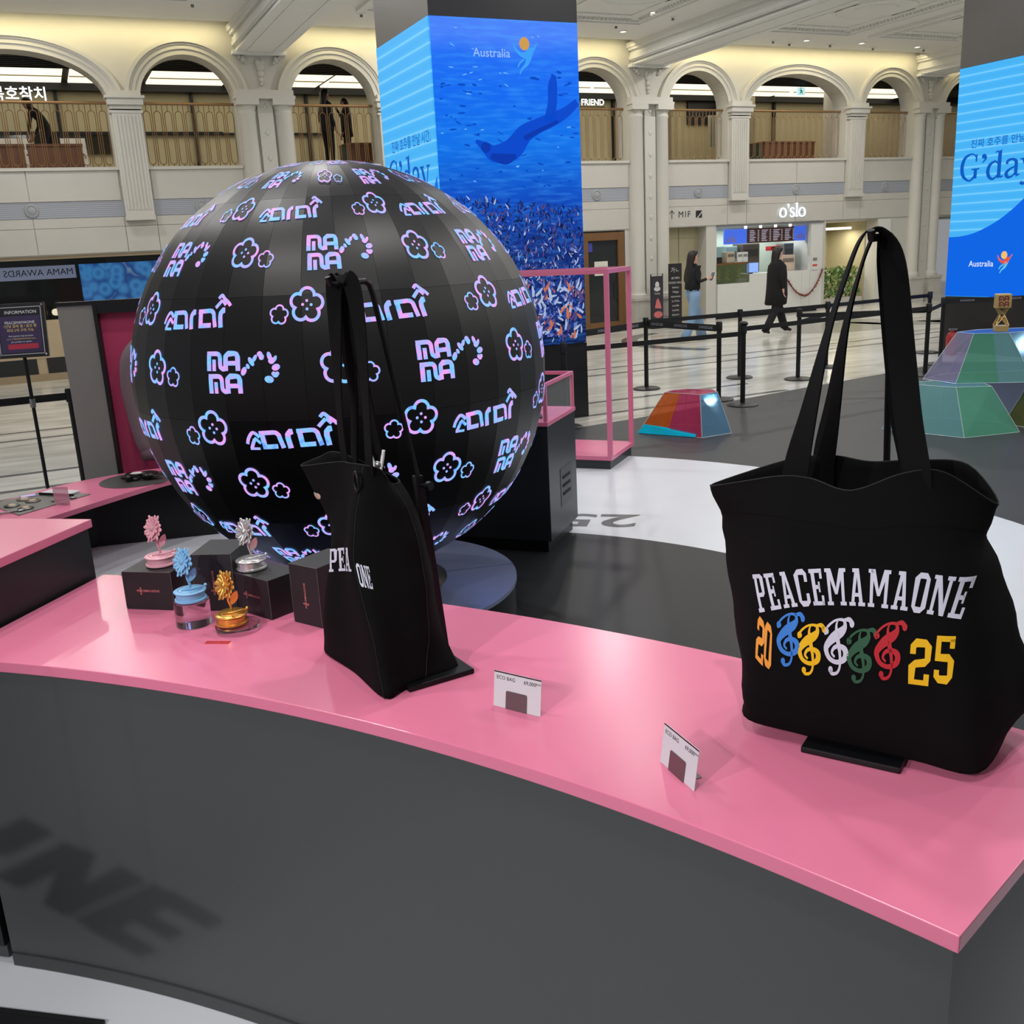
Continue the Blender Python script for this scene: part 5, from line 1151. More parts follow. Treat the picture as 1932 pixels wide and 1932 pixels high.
q = thing('holo_sticker', 'small lilac holographic card on the grey sheet', 'card', (-3.0, 5.95, ZP + .0045), .5); MB().box(-.05, .05, -.035, .035, 0, .003).build('card', M('lilac holo', (150, 150, 215), .2, .5, var=.3, scale=30), q); MB().box(-.04, .04, -.025, .025, .003, .0036).build('print', M('pale holo', (200, 190, 230), .3), q)
q = thing('folded_pouch', 'white and black folded pouch at the back of the grey sheet', 'pouch', (-2.80, 5.98, ZP + .0045), -.35); MB().box(-.13, .1, -.05, .05, 0, .012).build('fabric', M('white pouch cloth', (200, 200, 204), .7, var=.1), q, bev=.004); MB().box(-.13, .14, -.056, -.05, 0, .014).build('zip', black_paint, q)
q = thing('clear_card_stand', 'pinkish clear acrylic card stand on the low platform', 'card stand', (-2.67, 5.685, ZP), -.2); MB().box(-.05, .05, -.002, .002, 0, .11).build('sheet', M('frosted acrylic', (222, 170, 190), .2, alpha=.55, var=0), q); MB().box(-.02, .03, .002, .03, 0, .012).build('clip', steel, q)
q = thing('round_tray', 'round grey metal sheet at the globe end of the low platform', 'tray', (-2.44, 6.29, ZP)); MB().lathe([(.235, 0), (.235, .003), (.002, .0035)], 48).build('disc', M('grey metal sheet', (120, 120, 120), .3, .7), q)
q = thing('folded_scarf', 'crumpled black scarf with white mark lying on the round sheet', 'scarf', (-2.42, 6.30, ZP + .0045), .25)
mb = MB(); rn = random.Random(5)
for i in range(12): mb.ell((rn.uniform(-.13, .15), rn.uniform(-.06, .06), rn.uniform(.006, .03)), (rn.uniform(.03, .07), rn.uniform(.02, .045), rn.uniform(.008, .018)), 10, 6, Matrix.Rotation(rn.uniform(0, 3), 3, 'Z'))
mb.build('cloth', M('black satin', (14, 14, 15), .35), q, smooth=True); MB().ell((-.02, -.035, .045), (.04, .02, .008), 10, 6).build('white_mark', M('white cloth', (200, 200, 198), .7), q, smooth=True)

# ------------------------------------------------------------------ black boxes, flower figures, acrylic stands
ZC = .9005
card = M('black matt card', (28, 27, 31), .5, var=.04); holo_p = M('rose holographic print', (226, 140, 140), .35, .3, var=.35, scale=120)
card_edge = M('worn card edge', (96, 92, 92), .6, var=0)
def giftbox(label, x, y, rz, w_, d_, h, vertical, lean=0.0):
    o = thing('gift_box', label, 'box', (x, y, ZC), rz, 'black gift boxes')
    MB().box(-w_ / 2, w_ / 2, 0, d_, 0, h).build('carton', card, o, bev=.0012)
    MB().box(-w_ / 2 + .001, w_ / 2 - .001, d_ - .004, d_ + .0006, h * .06, h * .94).build('lid_flap', card, o)
    P = text2d('PEACEMINUSONE', .0085, 'LEFT', .004); Q = text2d('MAMA', .0075, 'CENTER', .004)
    if vertical: R_ = lambda P: [[(-y_, x_) for x_, y_ in p] for p in P]
    else: R_ = lambda P: P
    T = R_(shift(P, -.034, 0)) + R_([[(-y_ - .022, x_) for x_, y_ in p] for p in Q])
    flat(T, lambda a, b_: (a, -.0006, h * .5 + b_)).build('print', holo_p, o)
    mb = MB()
    for (x_, z_) in ((-w_ / 2, 0), (w_ / 2, 0)): mb.box(x_ - .0004, x_ + .0004, -.0004, .0004, .004, h - .002)
    mb.box(-w_ / 2, w_ / 2, -.0004, .0004, h - .0006, h + .0003); mb.build('edge_wear', card_edge, o); return o
giftbox('black gift box under the pink flower figure', -.990, 2.510, -.22, .145, .135, .107, False)
giftbox('tall black gift box between the pink and silver flower figures', -.800, 2.475, -.10, .110, .140, .158, True)
giftbox('black gift box under the silver flower figure', -.690, 2.428, -.68, .146, .105, .107, False)
giftbox('tall black gift box partly hidden by the upright black bag', -.530, 2.335, -.62, .100, .14, .158, True)
def daisy(label, x, y, z, rz, col, metal, rough, name):
    m = M(name, col, rough, metal, var=.05, scale=20)
    o = thing('daisy_figure', label, 'figurine', (x, y, z), rz, 'daisy shaped figures')
    MB().lathe([(.034, 0), (.040, .002), (.040, .006), (.036, .008), (.036, .020), (.040, .023), (.041, .026), (.038, .028), (.003, .0285)], 32).build('base', m, o, smooth='auto')
    flat(ribbon([(.030 * math.cos(a), .030 * math.sin(a)) for a in [2 * PI * i / 40 for i in range(40)]], .0016, True), lambda a, b_: (a, b_, .0289)).build('base_groove', M(name + ' shade', tuple(int(c * .75) for c in col), rough, metal), o)
    st_ = cr([(.0, .006, .028), (.0, .006, .042), (-.004, .004, .060), (-.002, .002, .076), (.0, -.002, .088)], 5); MB().tube(st_, .0036, 8).build('stem', m, o, smooth=True)
    # arm across the base and its knob
    MB().tube([(-.018, -.012, .031), (.01, -.008, .032), (.038, .000, .036)], .0022, 6).build('bar', m, o, smooth=True); MB().tube([(-.01, -.003, .031), (.02, .001, .032), (.038, .002, .036)], .0018, 6).build('bar', m, o, smooth=True)
    MB().ell((.041, .001, .038), (.0042, .0042, .0042), 8, 6).build('knob', m, o, smooth=True)
    # leaf
    mb = MB(); lf = [(.0, 0), (.006, .012), (.012, .030), (.016, .042)]; A = []; B = []
    for i in range(9):
        t = i / 8; w_ = .0085 * math.sin(PI * t) ** .8 + .0006; cx, cz = .002 + .018 * t, .048 + .036 * t
        A.append((cx - w_ * .85, .003, cz + w_ * .5)); B.append((cx + w_ * .85, .003 + .002 * math.sin(PI * t), cz - w_ * .5))
    for i in range(8): mb.add([A[i], B[i], B[i + 1], A[i + 1]], [(0, 1, 2, 3)]); mb.add([(p[0], p[1] + .002, p[2]) for p in (A[i], B[i], B[i + 1], A[i + 1])], [(3, 2, 1, 0)])
    mb.build('leaf', m, o, smooth=True)
    # flower head, turned towards the viewer and a little up
    hc = Vector((-.005, -.006, .104)); rot = (Matrix.Rotation(math.radians(-40), 3, 'Z') @ Matrix.Rotation(math.radians(72), 3, 'X'))
    for ly, (n, ln, wd, dz, cup) in enumerate(((17, .041, .0054, 0, .003), (13, .031, .0046, .003, .006))):
        for i in range(n):
            a = 2 * PI * (i + .5 * ly) / n; k_ = 1 - .10 * ((i * 7) % 3)
            if ly == 0 and i == 9: k_ = .55
            mb = MB(); rings = []
            for t, wf in ((.12, .45), (.35, .7), (.6, .98), (.8, 1.1), (.93, .85), (1.0, .35)):
                rr = ln * k_ * t; ww = wd * wf; c = Vector((math.cos(a), math.sin(a), 0)); s = Vector((-math.sin(a), math.cos(a), 0)); zz = dz + cup * t * t
                rings.append([hc + rot @ (c * rr + s * ww * math.cos(q) + Vector((0, 0, zz + .0014 * math.sin(q)))) for q in [2 * PI * j / 8 for j in range(8)]])
            mb.loft(rings).build('petal', m, o, smooth=True)
    MB().ell(hc + rot @ Vector((0, 0, .004)), (.0086, .0086, .006), 12, 8, rot).build('flower_centre', M(name + ' centre', tuple(min(255, int(c * .92)) for c in col), rough, metal), o, smooth=True)
    return o
daisy('pink daisy figure on the left black box', -.968, 2.572, ZC + .1078, .05, (226, 166, 182), 0, .42, 'satin pink plastic')
daisy('silver daisy figure on the black box right of the blue one', -.700, 2.494, ZC + .1078, .0, (214, 212, 214), .75, .26, 'polished silver')
daisy('pale blue daisy figure on the tall clear acrylic block', -.836, 2.388, ZC + .0655, .05, (122, 178, 222), 0, .42, 'satin blue plastic')
daisy('gold daisy figure on the low clear acrylic disc', -.722, 2.336, ZC + .0155, .02, (224, 170, 84), .8, .30, 'polished gold')
m, N, L, b = nodemat('solid clear acrylic')
b.inputs['Base Color'].default_value = lin((248, 244, 248)); b.inputs['Transmission Weight'].default_value = 1.0; b.inputs['Roughness'].default_value = .02; b.inputs['IOR'].default_value = 1.47
acryl = m
o = thing('acrylic_block', 'tall clear acrylic cylinder under the blue daisy figure', 'stand', (-.836, 2.388, ZC)); MB().lathe([(.044, 0), (.045, .001), (.045, .064), (.044, .065)], 48).build('cylinder', acryl, o, smooth='auto')
o = thing('acrylic_disc', 'low clear acrylic disc under the gold daisy figure', 'stand', (-.708, 2.332, ZC)); MB().lathe([(.054, 0), (.055, .001), (.055, .014), (.054, .015)], 48).build('disc', acryl, o, smooth='auto')
o = thing('sold_out_sticker', 'small red SOLD OUT sticker stuck on the pink countertop', 'sticker', (-.737, 2.248, ZC), -.14); MB().box(-.031, .031, -.0085, .0085, 0, .0006).build('label_sheet', M('red sticker', (200, 46, 56), .5), o)
flat(text2d('SOLD OUT', .0125, bold=.01), lambda x, y: (x, y, .0008)).build('lettering', ink, o)
# price cards in metal clips
wcard = M('white price card', (196, 196, 204), .55, var=.02); clipm = M('brushed clip steel', (120, 108, 112), .35, .75, var=.06); topst = M('dark plum strip', (44, 20, 36), .5, var=0)
def pricecard(label, x, y, rz):
    o = thing('price_card', label, 'price card', (x, y, ZC), rz, 'white price cards'); W_, H_ = .112, .074; ln = .14
    T = lambda x_, z_, off=0: (x_, z_ * ln + off, z_)
    MB().hexa([T(-W_ / 2, 0), T(W_ / 2, 0), T(W_ / 2, 0, .0012), T(-W_ / 2, 0, .0012), T(-W_ / 2, H_), T(W_ / 2, H_), T(W_ / 2, H_, .0012), T(-W_ / 2, H_, .0012)]).build('card', wcard, o)
    f = lambda e: (lambda a, b_: T(a, b_, -e))
    flat(rect(-W_ / 2, W_ / 2, H_ - .0026, H_ + .0002), f(.0004)).build('top_strip', topst, o)
    flat(shift(text2d('ECO BAG', .0105, 'LEFT', .001), -W_ / 2 + .006, H_ - .0125), f(.0004)).build('name_text', ink, o)
    flat(shift(text2d('69,000', .0108, 'LEFT', .001), W_ / 2 - .041, H_ - .0125) + shift(text2d('KRW', .0052, 'LEFT', .001), W_ / 2 - .0125, H_ - .0105), f(.0004)).build('price_text', ink, o)
    c_ = [(-.026, 0), (.024, 0), (.024, .034), (.022, .037), (-.024, .037), (-.026, .035)]
    MB().add([T(x_, z_, -.0016) for x_, z_ in c_] + [T(x_, z_, -.0004) for x_, z_ in c_], [(0, 1, 2, 3, 4, 5), (11, 10, 9, 8, 7, 6)] + [(i, i + 6, (i + 1) % 6 + 6, (i + 1) % 6) for i in range(6)]).build('clip_face', clipm, o)
    MB().box(-.026, .024, .0, .036, 0, .0009).build('clip_foot', clipm, o); MB().hexa([(-.026, .012, .0009), (.024, .012, .0009), (.024, .013, .0009), (-.026, .013, .0009), (-.026, .014, .016), (.024, .014, .016), (.024, .015, .016), (-.026, .015, .016)]).build('clip_back', clipm, o)
pricecard('white price card between the two bags', -.011, 1.799, -.59)
pricecard('white price card in front of the right bag, turned away', .262, 1.521, -1.20)

# ------------------------------------------------------------------ tote bags on display stands
canvas = M('black cotton canvas', (11, 11, 12), .88, var=.12, scale=5, bump=.25, bscale=900, spec=.12); strap_m = M('black webbing strap', (12, 12, 14), .85, var=.12, scale=60, bump=.3, bscale=700, spec=.15)
seam_m = M('black seam thread', (21, 20, 22), .8, var=.1)
standm = M('black powder coated steel', (14, 15, 19), .42, .4, var=.03)
GLY = {  # varsity slab letters on a 1.0 tall cell: quads
 'P': [(.08, .25, 0, 1), (0, .36, 0, .11), (0, .5, .89, 1), (.25, .5, .40, .51)], 'E': [(.08, .25, 0, 1), (0, .6, 0, .11), (0, .6, .89, 1), (.25, .44, .45, .56), (.48, .6, .0, .27), (.48, .6, .73, 1), (.38, .46, .36, .65)],
}
def glyph(ch):
    q = []
    B = lambda a, b_, c, d: q.append([(a, c), (b_, c), (b_, d), (a, d)])
    for r in GLY.get(ch, []): B(*r)
    if ch == 'P': q += ribbon([(.46, .945), (.545, .90), (.545, .50), (.46, .455)], .15); w_ = .64
    elif ch == 'E': w_ = .62
    elif ch == 'A': q += [[(.08, 0), (.22, 0), (.42, 1), (.28, 1)], [(.34, 1), (.46, 1), (.66, 0), (.49, 0)]]; B(.20, .54, .25, .35); B(0, .30, 0, .10); B(.43, .75, 0, .10); B(.18, .46, .9, 1); w_ = .75
    elif ch == 'C': q += ribbon([(.53, .66), (.53, .87), (.44, .94), (.19, .94), (.085, .86), (.085, .14), (.19, .06), (.44, .06), (.53, .13), (.53, .34)], .15); w_ = .61
    elif ch == 'M': B(.08, .22, 0, 1); B(.72, .86, 0, 1); q += [[(.08, 1), (.28, 1), (.53, .30), (.41, .30)], [(.66, 1), (.86, 1), (.53, .30), (.41, .30)]]; B(0, .30, 0, .10); B(.64, .94, 0, .10); B(-.0, .24, .9, 1); B(.70, .94, .9, 1); w_ = .94
    elif ch == 'O': q += ribbon([(.30, .94), (.19, .94), (.085, .86), (.085, .14), (.19, .06), (.41, .06), (.515, .14), (.515, .86), (.41, .94)], .15, True); w_ = .60
    elif ch == 'N': B(.08, .21, 0, 1); B(.59, .72, 0, 1); q += [[(.08, 1), (.27, 1), (.72, 0), (.53, 0)]]; B(0, .29, 0, .10); B(.51, .80, .9, 1); B(0, .2, .9, 1); w_ = .78
    elif ch == '2': q += ribbon([(.08, .68), (.08, .85), (.17, .93), (.44, .93), (.53, .85), (.53, .58), (.44, .51), (.17, .47), (.08, .40), (.08, .07)], .17); B(0, .61, 0, .12); B(.45, .61, .0, .26); w_ = .68
    elif ch == '5': q += ribbon([(.08, .93), (.08, .54), (.44, .54), (.53, .46), (.53, .15), (.44, .07), (.17, .07), (.08, .15), (.08, .27)], .17); B(0, .61, .88, 1); B(.45, .61, .74, 1); w_ = .68
    elif ch == '0': q += ribbon([(.30, .93), (.17, .93), (.08, .85), (.08, .15), (.17, .07), (.44, .07), (.53, .15), (.53, .85), (.44, .93)], .17, True); w_ = .66
    return q, w_
def clef():
    up = cr([(.62, 1.00, .05), (.80, 1.03, .10), (.90, .96, .13)], 5)
    s_ = cr([(.12, .80, .03), (.05, .74, .10), (.06, .68, .07), (.12, .82, .06), (.36, .97, .05), (.62, 1.0, .07), (.68, .88, .13), (.58, .76, .20), (.36, .64, .22), (.18, .50, .18), (.10, .36, .15), (.22, .18, .11), (.48, .12, .10), (.72, .22, .15), (.74, .38, .16), (.58, .46, .10), (.38, .42, .09), (.30, .30, .07), (.40, .22, .05)], 6)
    st = cr([(.46, 1.0, .02), (.40, .86, .07), (.46, .62, .13), (.56, .32, .09), (.58, .05, .07), (.50, -.10, .07), (.34, -.14, .08), (.26, -.07, .10)], 6)
    return ribbon(s_) + ribbon(st) + ribbon(up) + disc(.90, .95, .075) + disc(.28, -.06, .075) + disc(.10, .72, .06)
def make_bag(label, loc, rz, rings, seams, n=6, group='black printed tote bags'):
    """rings: bottom to top, each a closed list of (x, y, z) controls"""
    o = thing('tote_bag', label, 'tote bag', loc, rz, group)
    R2 = [cr(r, n, True) for r in rings]; cols = [cr([R2[j][i] for j in range(len(R2))], 5) for i in range(len(R2[0]))]
    full = [[cols[i][j] for i in range(len(cols))] for j in range(len(cols[0]))]
    mb = MB(); rn = random.Random(11); K = len(full[0])
    full = [[(x + .0022 * math.sin(9 * x + 23 * z + j), y + .004 * math.sin(14 * x + 7 * z) * math.sin(11 * z), z) for (x, y, z) in r] for j, r in enumerate(full)]
    # outer skin, hem, inner skin
    cx = sum(p[0] for p in full[-1]) / K; cy = sum(p[1] for p in full[-1]) / K
    inner = []
    for r in full[::-1][:-1]:
        cxx = sum(p[0] for p in r) / K; cyy = sum(p[1] for p in r) / K
        inner.append([(cxx + (p[0] - cxx) * .975, cyy + (p[1] - cyy) * .95, p[2]) for p in r])
    mb.loft(full + inner, cap0=True, cap1=True)
    body = mb.build('body', canvas, o, smooth=True)
    # hem line: a slightly proud band below the rim
    k0 = len(full) - 5; hem = [[(p[0] * 1.0015, p[1] * 1.002 + (-.0005 if p[1] < 0 else .0005), p[2]) for p in r] for r in full[k0:]]
    MB().loft(hem, False, False).build('hem_band', canvas, o, smooth=True)
    for cidx in seams:
        P = [full[j][(cidx * n) % K] for j in range(len(full))]; ctr = [(sum(p[0] for p in r) / K, sum(p[1] for p in r) / K) for r in full]
        P = [(p[0] + (p[0] - c_[0]) * .004, p[1] + (p[1] - c_[1]) * .004, p[2]) for p, c_ in zip(P, ctr)]
        MB().tube(P, .0009, 6).build('seam', seam_m, o, smooth=True)
    MB().tube([(p[0], p[1], p[2] + .0006) for p in full[-1]], .0013, 6, True).build('rim_seam', seam_m, o, smooth=True)
    bv = BVHTree.FromPolygons([Vector(v) for v in mb.v], mb.f)
    return o, bv, full
def printer(bv, ofs=.0016):
    def f(x, z):
        h = bv.ray_cast(Vector((x, -1.0, z)), Vector((0, 1, 0)))
        return None if h[0] is None else tuple(h[0] - Vector((0, ofs, 0)))
    return f
def arcword(s, size, width, cx, cz, rad, x0=None):
    """letters on a wide arch, every letter a list of quads"""
    gl_ = [glyph(c) for c in s]; sp = .13; tot = sum(g[1] for g in gl_) + sp * (len(s) - 1); sx = width / tot; x = (x0 - cx) if x0 is not None else -width / 2; out = []
    for q, w_ in gl_:
        for p in subq(q, 4):
            pp = []
            for (a, b_) in p:
                u_ = x + a * sx; v_ = b_ * size; th = u_ / rad; pp.append((cx + (rad + v_) * math.sin(th), cz + (rad + v_) * math.cos(th) - rad))
            out.append(pp)
        x += (w_ + sp) * sx
    return out
def strapmesh(path, wdir, width, th=.003):
    P = cr(path, 8); mb = MB(); rings = []
    for i, p in enumerate(P):
        a = Vector(P[max(0, i - 1)][:3]); c = Vector(P[min(len(P) - 1, i + 1)][:3]); t = (c - a).normalized()
        wd = Vector(p[3:6]) if len(p) > 3 else Vector(wdir); wd = (wd - t * wd.dot(t)).normalized(); nn = t.cross(wd).normalized(); q = Vector(p[:3])
        rings.append([q + wd * width / 2 + nn * th / 2, q + wd * width / 2 - nn * th / 2, q - wd * width / 2 - nn * th / 2, q - wd * width / 2 + nn * th / 2])
    return mb.loft(rings)
def stand(label, loc, rz, base, knee, top, arm, plate):
    o = thing('bag_stand', label, 'stand', loc, rz, 'black bag stands')
    MB().box(plate[0], plate[1], plate[2], plate[3], 0, .012).build('base_plate', standm, o, bev=.003)
    s = .009; b_, k_, t_, a_ = Vector(base), Vector(knee), Vector(top), Vector(arm)
    MB().hexa([(b_.x - s, b_.y - s, b_.z), (b_.x + s, b_.y - s, b_.z), (b_.x + s, b_.y + s, b_.z), (b_.x - s, b_.y + s, b_.z), (k_.x - s, k_.y - s, k_.z), (k_.x + s, k_.y - s, k_.z), (k_.x + s, k_.y + s, k_.z), (k_.x - s, k_.y + s, k_.z)]).build('lower_post', standm, o)
    d_ = (a_ - t_).normalized(); u_ = (t_ - k_).normalized()
    P = [k_ - u_ * .01, t_ - u_ * .03, t_ - u_ * .008 + d_ * .003, t_ + d_ * .014, a_, a_ + d_ * .005 + Vector((0, 0, .013))]
    MB().tube(P, .0062, 8).build('upper_rod', standm, o, smooth='auto')
    MB().tube([k_ + Vector((.008, .004, -.02)), k_ + Vector((.026, .012, -.02))], .004, 8).build('screw', standm, o); MB().tube([k_ + Vector((.024, .011, -.02)), k_ + Vector((.033, .015, -.02))], .010, 14).build('screw_knob', standm, o)
    return o
lilac_print = M('white rubber print', (196, 197, 216), .55, var=.03); yel_p = M('yellow rubber print', (226, 178, 16), .55, var=.03); blu_p = M('blue rubber print', (52, 120, 205), .55, var=.03); grn_p = M('green rubber print', (36, 84, 60), .55, var=.03); red_p = M('red rubber print', (176, 30, 42), .55, var=.03); ora_p = M('orange rubber print', (226, 150, 60), .55, var=.03)

# right bag ------------------------------------------------------------------------------------
B1 = (.65, 1.665, ZC); Y1 = math.radians(-32.5)
def Z(v): return v - .9
r0 = [(-.20, -.12, .03), (-.10, -.128, .022), (0, -.13, .02), (.1, -.13, .018), (.20, -.125, .018), (.232, 0, .045), (.235, .10, .05), (.1, .12, .04), (0, .12, .04), (-.1, .12, .04), (-.19, .11, .05), (-.215, 0, .045)]
r1 = [(-.195, -.128, .075), (-.10, -.142, .07), (0, -.147, .07), (.1, -.145, .07), (.196, -.13, .07), (.245, 0, .09), (.255, .09, .10), (.1, .12, .10), (0, .12, .10), (-.1, .12, .10), (-.215, .10, .10), (-.232, 0, .09)]
r2 = [(-.19, -.126, .18), (-.10, -.150, .18), (0, -.158, .18), (.1, -.15, .18), (.186, -.118, .18), (.225, .0, .19), (.225, .08, .2), (.1, .10, .2), (0, .10, .2), (-.1, .10, .2), (-.235, .08, .2), (-.262, 0, .19)]
r3 = [(-.178, -.115, .30), (-.09, -.140, .30), (0, -.146, .30), (.09, -.136, .30), (.164, -.10, .30), (.197, 0, .31), (.19, .06, .31), (.08, .08, .31), (0, .08, .31), (-.1, .08, .31), (-.235, .06, .31), (-.288, .01, .31)]
r4 = [(-.168, -.10, .40), (-.09, -.122, .40), (0, -.126, .40), (.07, -.118, .405), (.140, -.085, .40), (.172, 0, .385), (.15, .05, .40), (.06, .065, .40), (-.02, .065, .40), (-.1, .06, .40), (-.21, .04, .40), (-.295, .005, .375)]
r5 = [(-.160, -.085, .487), (-.095, -.10, .492), (-.025, -.108, .478), (.055, -.10, .512), (.110, -.074, .512), (.188, 0, .447), (.13, .05, .50), (.05, .06, .50), (-.03, .06, .492), (-.1, .055, .50), (-.18, .03, .49), (-.318, .0, .436)]
bag1, bv1, full1 = make_bag('wide black tote bag with coloured treble clefs, face on at the right', B1, Y1, [r0, r1, r2, r3, r4, r5], (6,))
pr = printer(bv1)
flat(arcword('PEACEMAMAONE', .063, .336, .045, .293, .52, -.178), pr).build('word_print', lilac_print, bag1)
flat(subq(shift([[(x_, y_ - x_ * .25) for x_, y_ in p] for p in glyph('2')[0]], -.174, .163, .026, .078), 4), pr).build('number_print', ora_p, bag1)
flat(subq(shift([[(x_, y_ - x_ * .25) for x_, y_ in p] for p in glyph('0')[0]], -.157, .158, .022, .078), 4), pr).build('number_print', ora_p, bag1)
flat(subq(shift(glyph('2')[0], .088, .168, .050, .078), 4) + subq(shift(glyph('5')[0], .1255, .177, .044, .078), 4), pr).build('number_print', yel_p, bag1)
for (x, z, sy, mt, nm) in ((-.136, .174, .083, blu_p, 'blue_clef'), (-.098, .165, .080, yel_p, 'yellow_clef'), (-.052, .176, .087, lilac_print, 'white_clef'), (-.013, .168, .083, grn_p, 'green_clef'), (.031, .183, .086, red_p, 'red_clef')):
    flat(subq(shift(clef(), x, z, .051, sy), 1), pr).build(nm, mt, bag1)
AX, AZ = -.03, .888
strapmesh([(-.128, -.086, .455, 1, 0, 0), (-.126, -.090, .50, 1, 0, 0), (-.108, -.085, .60, .8, -.6, 0), (-.084, -.066, .74, .45, -.9, 0), (-.060, -.045, .84, .35, -.95, 0), (-.045, -.035, .885, .3, -.95, 0), (-.030, -.032, .8975, .2, -1, 0), (-.010, -.035, .890, .5, -.85, 0), (.010, -.045, .84, .95, -.3, 0), (.030, -.060, .72, 1, 0, 0), (.052, -.080, .60, 1, 0, 0), (.072, -.090, .51, 1, 0, 0), (.075, -.084, .452, 1, 0, 0)], (1, 0, 0), .043).build('front_handle', strap_m, bag1, smooth='auto')
strapmesh([(-.112, .046, .44, 1, 0, 0), (-.112, .045, .50, 1, 0, 0), (-.098, .04, .60, .8, -.6, 0), (-.076, .02, .74, .45, -.9, 0), (-.052, .01, .84, .3, -.95, 0), (-.036, .006, .885, .3, -.95, 0), (-.028, .006, .8965, .2, -1, 0), (-.018, .004, .885, .6, -.8, 0), (-.006, .006, .82, 1, -.3, 0), (.008, .018, .70, 1, 0, 0), (.022, .034, .58, 1, 0, 0), (.038, .044, .50, 1, 0, 0), (.040, .048, .44, 1, 0, 0)], (1, 0, 0), .040).build('back_handle', strap_m, bag1, smooth='auto')
stand('black steel stand holding the face on bag at the right', B1, Y1, (0, .100, .012), (-.009, .092, .40), (-.019, .078, .887), (-.021, -.068, .885), (-.085, .085, -.155, .115))

# left bag -------------------------------------------------------------------------------------
B2 = (-.262, 2.035, ZC); Y2 = math.radians(-59)
q0 = [(-.204, -.107, .005), (-.043, -.098, .002), (.1155, -.099, .002), (.106, -.048, .003), (.098, .006, .004), (.087, .096, .004), (0, .10, .006), (-.10, .10, .006), (-.19, .09, .006), (-.212, -.02, .006)]
q1 = [(-.164, -.109, .118), (-.048, -.104, .125), (.090, -.106, .141), (.098, -.042, .127), (.095, .022, .122), (.036, .080, .104), (-.03, .088, .11), (-.11, .085, .11), (-.18, .06, .11), (-.198, -.03, .11)]
q2 = [(-.1095, -.1046, .259), (-.0344, -.103, .266), (.047, -.109, .276), (.083, -.047, .269), (.086, .027, .254), (.018, .076, .240), (-.04, .085, .25), (-.10, .06, .25), (-.155, .02, .25), (-.165, -.05, .25)]
q3 = [(-.081, -.0865, .377), (-.024, -.086, .380), (.043, -.0936, .388), (.071, -.047, .383), (.068, .016, .365), (.008, .061, .355), (-.055, .055, .36), (-.12, .02, .36), (-.17, -.045, .36), (-.170, -.092, .372)]
q4 = [(-.078, -.073, .473), (-.023, -.067, .477), (.040, -.069, .484), (.053, -.038, .471), (.046, -.012, .436), (-.008, .034, .427), (-.084, .026, .439), (-.158, -.040, .477), (-.201, -.070, .464), (-.187, -.119, .454)]
bag2, bv2, full2 = make_bag('folded black tote bag seen from its side, at the centre left', B2, Y2, [q0, q1, q2, q3, q4], (2, 4, 5))
pr2 = printer(bv2)
def word_flat(s_, size, width):
    gl_ = [glyph(c) for c in s_]; tot = sum(g[1] for g in gl_) + .06 * (len(s_) - 1); x = 0; out = []
    for q_, w_ in gl_: out += shift(subq(q_, 4), x * width / tot, 0, width / tot, size); x += w_ + .06
    return out
flat([[(x_ - .104, z_ + .226 + x_ * .27) for x_, z_ in p] for p in word_flat('PEA', .052, .140)], pr2).build('word_print', lilac_print, bag2)
def pr3(y_, z_):
    h = bv2.ray_cast(Vector((1.0, y_, z_)), Vector((-1, 0, 0)))
    return None if h[0] is None else tuple(h[0] + Vector((.0016, -.0004, 0)))
flat([[(y_ - .107, z_ + .238 - y_ * .35) for y_, z_ in p] for p in word_flat('ONE', .046, .021)], pr3).build('word_print', lilac_print, bag2)
strapmesh([(-.0684, -.060, .45, 1, 0, 0), (-.0688, -.0655, .52, 1, 0, 0), (-.058, -.068, .625, 1, 0, 0), (-.032, -.073, .737, .9, .3, 0), (-.014, -.074, .835, .7, .6, 0), (-.004, -.070, .856, .5, .8, 0), (.008, -.062, .858, .5, .8, 0), (.021, -.050, .846, .6, .7, 0), (.0308, -.046, .779, .8, .4, 0), (.0359, -.047, .695, .9, .2, 0), (.0435, -.0516, .590, 1, 0, 0), (.0440, -.055, .514, 1, 0, 0), (.040, -.055, .465, 1, 0, 0)], (1, 0, 0), .034).build('front_handle', strap_m, bag2, smooth='auto')
strapmesh([(-.130, -.0187, .45, 1, 0, 0), (-.119, -.018, .507, 1, 0, 0), (-.089, -.022, .594, 1, 0, 0), (-.062, -.035, .676, .9, .3, 0), (-.045, -.046, .776, .7, .5, 0), (-.036, -.052, .838, .6, .7, 0), (-.024, -.046, .8585, .5, .8, 0), (-.014, -.042, .846, .6, .7, 0), (-.0165, -.037, .755, .8, .4, 0), (-.031, -.022, .666, 1, .2, 0), (-.044, -.005, .5735, 1, 0, 0), (-.057, .010, .489, 1, 0, 0), (-.064, .016, .435, 1, 0, 0)], (1, 0, 0), .034).build('back_handle', strap_m, bag2, smooth='auto')
stand('black steel stand holding the side on bag at the centre left', B2, Y2, (.0035, .105, .012), (-.0118, .0774, .430), (-.0425, .0167, .847), (.004, -.088, .848), (-.018, .122, -.043, .116))
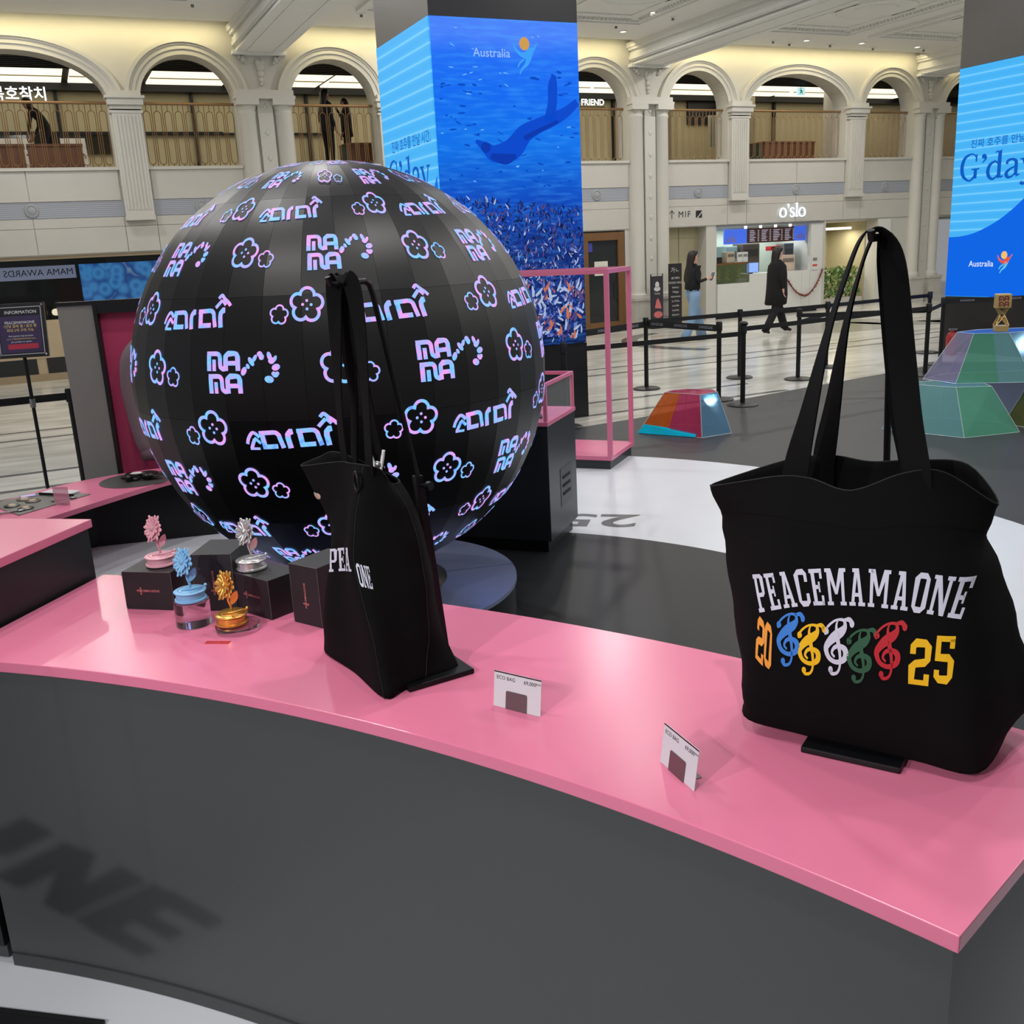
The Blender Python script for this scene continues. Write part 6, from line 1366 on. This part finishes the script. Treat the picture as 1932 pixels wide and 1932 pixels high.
# details: snap ring, enamel pin, silver clip at the mouth
MB().tube([(.040 + .010 * math.cos(a), -.082 - .004, .452 + .020 * math.sin(a)) for a in [2 * PI * i / 20 for i in range(20)]], .0032, 8, True).build('snap_ring', standm, bag2, smooth=True)
MB().ell((-.165, -.098, .389), (.020, .004, .011), 12, 6).build('enamel_pin', M('enamel pin', (200, 176, 160), .35, .4, var=.3, scale=90), bag2, smooth=True)
q = thing('silver_clip', 'white and silver clip gripping the mouth of the side on bag', 'clip', (-.284, 2.08, 1.366), math.radians(-10))
wc = M('white enamel clip', (222, 222, 226), .3)
MB().tube(cr([(-.017, 0, .022), (-.010, 0, .0), (-.002, 0, -.026)], 5), [.0042] * 5 + [.004] * 5 + [.003], 8).build('prong', wc, q, smooth=True); MB().tube(cr([(.014, .0, .026), (.010, 0, .004), (.002, 0, -.026)], 5), [.0042] * 5 + [.004] * 5 + [.003], 8).build('prong', wc, q, smooth=True); MB().ell((0, 0, -.006), (.009, .007, .009), 10, 8).build('spring', steel, q, smooth=True)

# ------------------------------------------------------------------ letter sign hung behind the viewer: its blurred shadow lies on the counter front
tgt0 = Vector((-1.01, 2.145, .235)); d0 = tgt0 - SPOT_A; kf = .48
hs = thing('hanging_sign', 'dark cut-out letters hung behind the viewer, shadowing the counter front', 'sign', SPOT_A + d0 * kf)
nrm = Vector((KX - tgt0.x, KY - tgt0.y, 0)).normalized(); tx = Vector((-nrm.y, nrm.x, 0)).normalized()
if tx.x < 0: tx = -tx
tz = Vector((0, 0, 1))
# E: spine rising to the right, three arms falling to the right; N beside it
ex = tx * .135 + tz * .078; ey = tx * .165 - tz * .055
def sm(a, b_): return (ex * a + ey * b_) * kf
E_ = ribbon([(-1, 0), (1, 0)], .5) + ribbon([(-.85, 0), (-.85, .95)], .42) + ribbon([(0, 0), (0, .85)], .38) + ribbon([(.85, 0), (.85, .95)], .42)
N_ = ribbon([(-1, -.35), (1, -.35)], .42) + ribbon([(-.9, -1.25), (.9, -1.25)], .42) + ribbon([(.95, -1.2), (-.85, -.4)], .4) + ribbon([(-.2, -2.0), (1, -2.0)], .5)
for (P_, nm) in ((E_, 'letter'), (N_, 'letter')):
    mb = MB()
    for p in P_:
        q = [sm(a, b_ - (.25 if P_ is N_ else 0)) for a, b_ in p]; mb.hexa(q + [v + nrm * .006 for v in q])
    mb.build(nm, black_paint, hs)
for x in (-.05, .05): MB().tube([(x, 0, .02), (x, 0, CEIL - hs.location.z)], .0006, 4).build('wire', darkmetal, hs)
